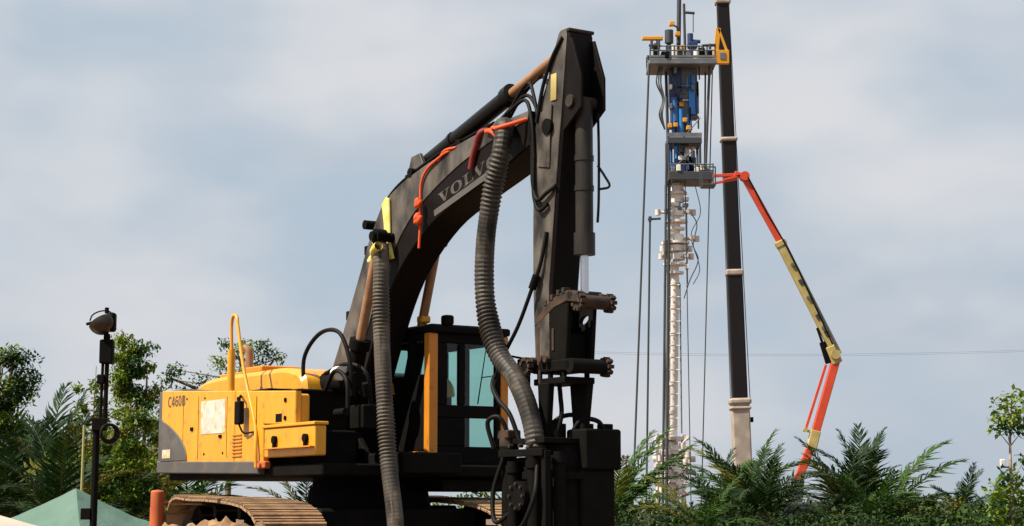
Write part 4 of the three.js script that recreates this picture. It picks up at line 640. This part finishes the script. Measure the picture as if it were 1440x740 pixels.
  { const r = rng(611), mats = [M.steel, M.steelDark, M.blue, M.blueDark, M.offwhite, M.steel, M.black, M.blueBright];
    for (let k = 0; k < 46; k++) { const y = k < 26 ? 100 + r() * 88 : 208 + r() * 36, x = (k < 26 ? 938 : 940) + r() * 44, d = .2 + r() * .35, m = mats[Math.floor(r() * mats.length)], u = r(); if (u < .35) mesh('fitting', box(x - 1.5 - r() * 2, x + 1.5 + r() * 2, y - 2 - r() * 3, y + 2 + r() * 3, d - .15, d + .15, .02), m, J); else if (u < .75) mesh('pipe', vr(x, y - 6 - r() * 8, y + 6 + r() * 4, .03 + r() * .04, d, .04, 8), m, J); else mesh('pipe', rod(q(x - 5 - r() * 4, y, d), q(x + 5 + r() * 4, y + (r() - .5) * 6, d), .03 + r() * .03, .03, 8), m, J); }
    for (const [a, b, c, d] of [[939, 206, 983, 246], [983, 206, 939, 246], [939, 100, 958, 150], [983, 170, 960, 197]]) mesh('brace', rod(q(a, b, .62), q(c, d, .62), .025, .025, 6), M.steelDark, J);
    for (let k = 0; k < 12; k++) mesh('rung', rod(q(941, 402 + k * 17, .3), q(957 - k * .3, 402 + k * 17, .3), .025, .025, 6), M.offwhite, W);
    for (let k = 0; k < 26; k++) { const x = 922 + r() * 46, y = 612 + r() * 90; mesh('fitting', box(x - 2 - r() * 3, x + 2 + r() * 3, y - 1.5 - r() * 3, y + 1.5 + r() * 3, .1 + r() * .4, .6, .02), r() < .6 ? M.offwhite : M.pinkwhite, W); }
    for (let k = 0; k < 14; k++) { const x = 934 + r() * 34, y = 266 + r() * 120; mesh('fitting', box(x - 2 - r() * 3, x + 2 + r() * 2, y - 1.5 - r() * 2.5, y + 1.5 + r() * 2.5, .0, .3 + r() * .2, .02), r() < .7 ? M.offwhite : M.steel, W); }
    for (const [a, b] of [[[922, 617], [966, 655]], [[966, 617], [922, 655]], [[922, 655], [966, 694]], [[966, 655], [922, 694]]]) mesh('brace', rod(q(...a, .56), q(...b, .56), .04, .04, 6), M.pinkwhite, W); }
  const cable = (label, a, b, r) => tag(mesh('guy_cable', rod(a, b, r, r, 6), M.steelDark), label, 'cable', 'cables around the well stack');
  const g = (x, d = 0) => V(q(x, 715).x, 0, Z + d);
  cable('long cable from the left end of the upper deck to the ground', q(911, 95, .8), g(886, 1), .045);
  cable('dark line hanging from the right end of the upper deck', q(1001, 98, .3), g(980, 1.5), .028);
  cable('thin line just right of the white pipe stack', q(962, 258, .5), g(969, 1), .022);
  const h = thing('hook_pole', 'thin pole with short hooked top between the cable and the stack', 'pole');
  mesh('shaft', rod(g(907, .5), q(913, 311, .5), .045), M.steelDark, h); mesh('hook', [rod(q(910, 311, .5), q(928, 310, .5), .05), bx(q(911, 311).x, q(915, 311).x, q(0, 314).y, q(0, 307).y, Z + .4, Z + .6)], M.steelDark, h);
}
{ // crane
  const D = 86, q = (x, y, dz = 0) => at(x, y, D).add(V(0, 0, dz)), C = thing('mobile_crane', 'black telescopic crane mast with pale base section', 'crane');
  const X = (y) => 1016 + y * .0432;
  const seg = (y0, y1, w, m, name) => mesh(name, bar(q(X(y0), y0), q(X(y1), y1), w, w * .9), m, C);
  seg(-90, 2, .50, M.steel, 'tip_section');
  seg(0, 197, .56, M.craneBlack, 'mast_section'); seg(196, 385, .64, M.craneBlack, 'mast_section'); seg(383, 562, .71, M.craneBlack, 'mast_section');
  seg(560, 700, .84, M.craneBase, 'base_section');
  mesh('foot', rod(q(X(690), 690), V(q(X(715), 715).x, 0, -D), .5), M.craneBase, C);
  for (const [y, w, h] of [[3, .74, 7], [197, .82, 6], [384, .84, 9], [565, 1.02, 9]]) mesh('collar', bar(q(X(y - h / 2), y - h / 2), q(X(y + h / 2), y + h / 2), w, w * .9), M.craneBase, C);
  mesh('collar', bar(q(X(572), 572), q(X(577), 577), .98, .9), M.craneBase, C);
  mesh('side_lamp', [bx(q(1049, 590).x, q(1059, 590).x, q(0, 594).y, q(0, 587).y, -D - .1, -D + .2), rod(q(1044, 590), q(1050, 590), .05)], M.black, C);
  mesh('hoist_line', rod(q(X(2) - 9, 2, .2), q(X(560) - 13.5, 562, .2), .022, .022, 6), M.steel, C);
  mesh('hoist_line', rod(q(X(2) + 8, 2, .2), q(X(560) + 14, 562, .2), .022, .022, 6), M.steel, C);
}
{ // boom lift
  const D = 78, q = (x, y, dz = 0) => at(x, y, D).add(V(0, 0, dz)), L = thing('boom_lift', 'orange and cream articulated boom lift reaching to the lower deck', 'boom lift');
  mesh('jib', [bar(q(1002, 249, .25), q(1036, 247, .25), .13, .13), bar(q(1005, 259, .25), q(1036, 253, .25), .10, .12), bar(q(1032, 246, .25), q(1047, 250, .25), .24, .2)], M.orange, L);
  mesh('jib_link', [bar(q(1016, 255, .3), q(1048, 247, .3), .1, .1)], M.orange, L);
  mesh('basket', [bx(q(986, 262).x, q(1005, 262).x, q(0, 264).y, q(0, 261).y, -D - .3, -D + .6), ...[[986, -.3], [1004, -.3], [986, .55], [1004, .55]].map(([x, d]) => rod(q(x, 262, d), q(x, 238, d), .03)), ...[-.3, .55].map(d => rod(q(986, 238, d), q(1004, 238, d), .03))], M.steelDark, L);
  mesh('elbow', [rod(q(1046, 250, .05), q(1046, 250, .5), .2)], M.orange, L);
  mesh('fly_boom', bar(q(1044, 247, .25), q(1099, 346, .25), .29, .27), M.orange, L);
  mesh('main_boom', bar(q(1097, 344, .25), q(1176, 500, .25), .40, .36), M.cream, L);
  mesh('boom_edge', bar(q(1102, 345, .49), q(1176, 492, .44), .09, .03), M.steel, L);
  for (const [x, y] of [[1124, 398], [1148, 447], [1160, 470]]) mesh('boom_mark', bar(q(x - 2, y - 3, .44), q(x + 2, y + 4, .44), .14, .03), M.steelDark, L);
  mesh('cable_track', tube([q(1050, 252, .5), q(1075, 300, .5), q(1104, 350, .55), q(1140, 425, .55), q(1168, 486, .55)], .035, 50, 6), M.black, L);
  mesh('telescope_collar', bar(q(1095, 340, .25), q(1099, 348, .25), .46, .42), M.cream, L);
  for (const [x, y] of [[1112, 374], [1134, 420], [1155, 462]]) mesh('boom_pin', rod(q(x, y, .4), q(x, y, .5), .07), M.steel, L);
  mesh('knuckle', [bar(q(1166, 488, .25), q(1176, 512, .25), .44, .4), rod(q(1172, 500, -.05), q(1172, 500, .6), .2)], M.cream, L);
  mesh('lift_cylinder', [bar(q(1148, 462, .25), q(1157, 488, .25), .1, .1), bar(q(1155, 482, .25), q(1164, 512, .25), .24, .2)], M.black, L);
  mesh('tower_boom', bar(q(1174, 508, .25), q(1140, 628, .25), .35, .32), M.orange, L);
  mesh('lower_boom', bar(q(1141, 624, .25), q(1120, 677, .25), .35, .3), M.orange, L);
  mesh('joint', [bar(q(1146, 606, .25), q(1139, 634, .25), .42, .36)], M.cream, L);
  mesh('tower_link', bar(q(1160, 514, .3), q(1131, 606, .3), .11, .1), M.orange, L);
  mesh('link_joint', [rod(q(1131, 605, .2), q(1131, 605, .42), .1), bar(q(1130, 605, .3), q(1146, 610, .3), .12, .1)], M.cream, L);
  const b = gnd(1118, D); mesh('chassis', [bx(b.x - 1.4, b.x + 1.6, .5, 1.2, b.z - 1, b.z + 1.1, .1), bar(q(1121, 674, .25), V(b.x, 1.1, b.z + .25), .5, .42)], M.steelDark, L);
  for (const [x, z] of [[-1, 1], [1.2, 1], [-1, -1], [1.2, -1]]) mesh('wheel', new THREE.CylinderGeometry(.48, .48, .36, 20).rotateX(Math.PI / 2).translate(b.x + x, .48, b.z + z), M.rubber, L);
}
{ // power line in the distance
  const D = 150, a = at(823, 496, D), b = at(1720, 480, D);
  const pole = (label, p) => { const P = thing('utility_pole', label, 'utility pole', V(p.x, 0, p.z), 'utility poles'); mesh('shaft', rod(V(0, 0, 0), V(0, p.y + .4, 0), .16, .12), M.barkPale, P); mesh('crossarm', bx(-.08, .08, p.y - .12, p.y, -1, 1), M.barkPale, P); return P; };
  pole('distant utility pole hidden behind the stick', a); pole('distant utility pole beyond the right edge', b);
  for (const z of [-.8, .8]) { const pts = []; for (let k = 0; k <= 20; k++) { const t = k / 20, p = V().lerpVectors(a, b, t); p.y -= 1.2 * 4 * t * (1 - t) * .5 - .02; p.z += z; pts.push(p); } tag(mesh('power_wire', tube(pts, .009, 60, 5), M.steel), z < 0 ? 'upper of two faint overhead wires crossing behind the boom lift' : 'lower of two faint overhead wires crossing behind the boom lift', 'wire', 'overhead wires'); }
  const s = gnd(1414, 47), P = thing('lamp_post', 'small post with a white lamp left of the right edge tree', 'lamp'); P.position.copy(s);
  mesh('post', rod(V(.16, 0, 0), V(.16, 2.1, 0), .03), M.steel, P); mesh('arm', rod(V(.16, 1.98, 0), V(-.06, 1.98, 0), .02), M.steelDark, P); mesh('lamp_head', bx(-.09, .03, 2.0, 2.18, -.06, .06, .02), M.offwhite, P);
}
renderer.render(scene, camera);
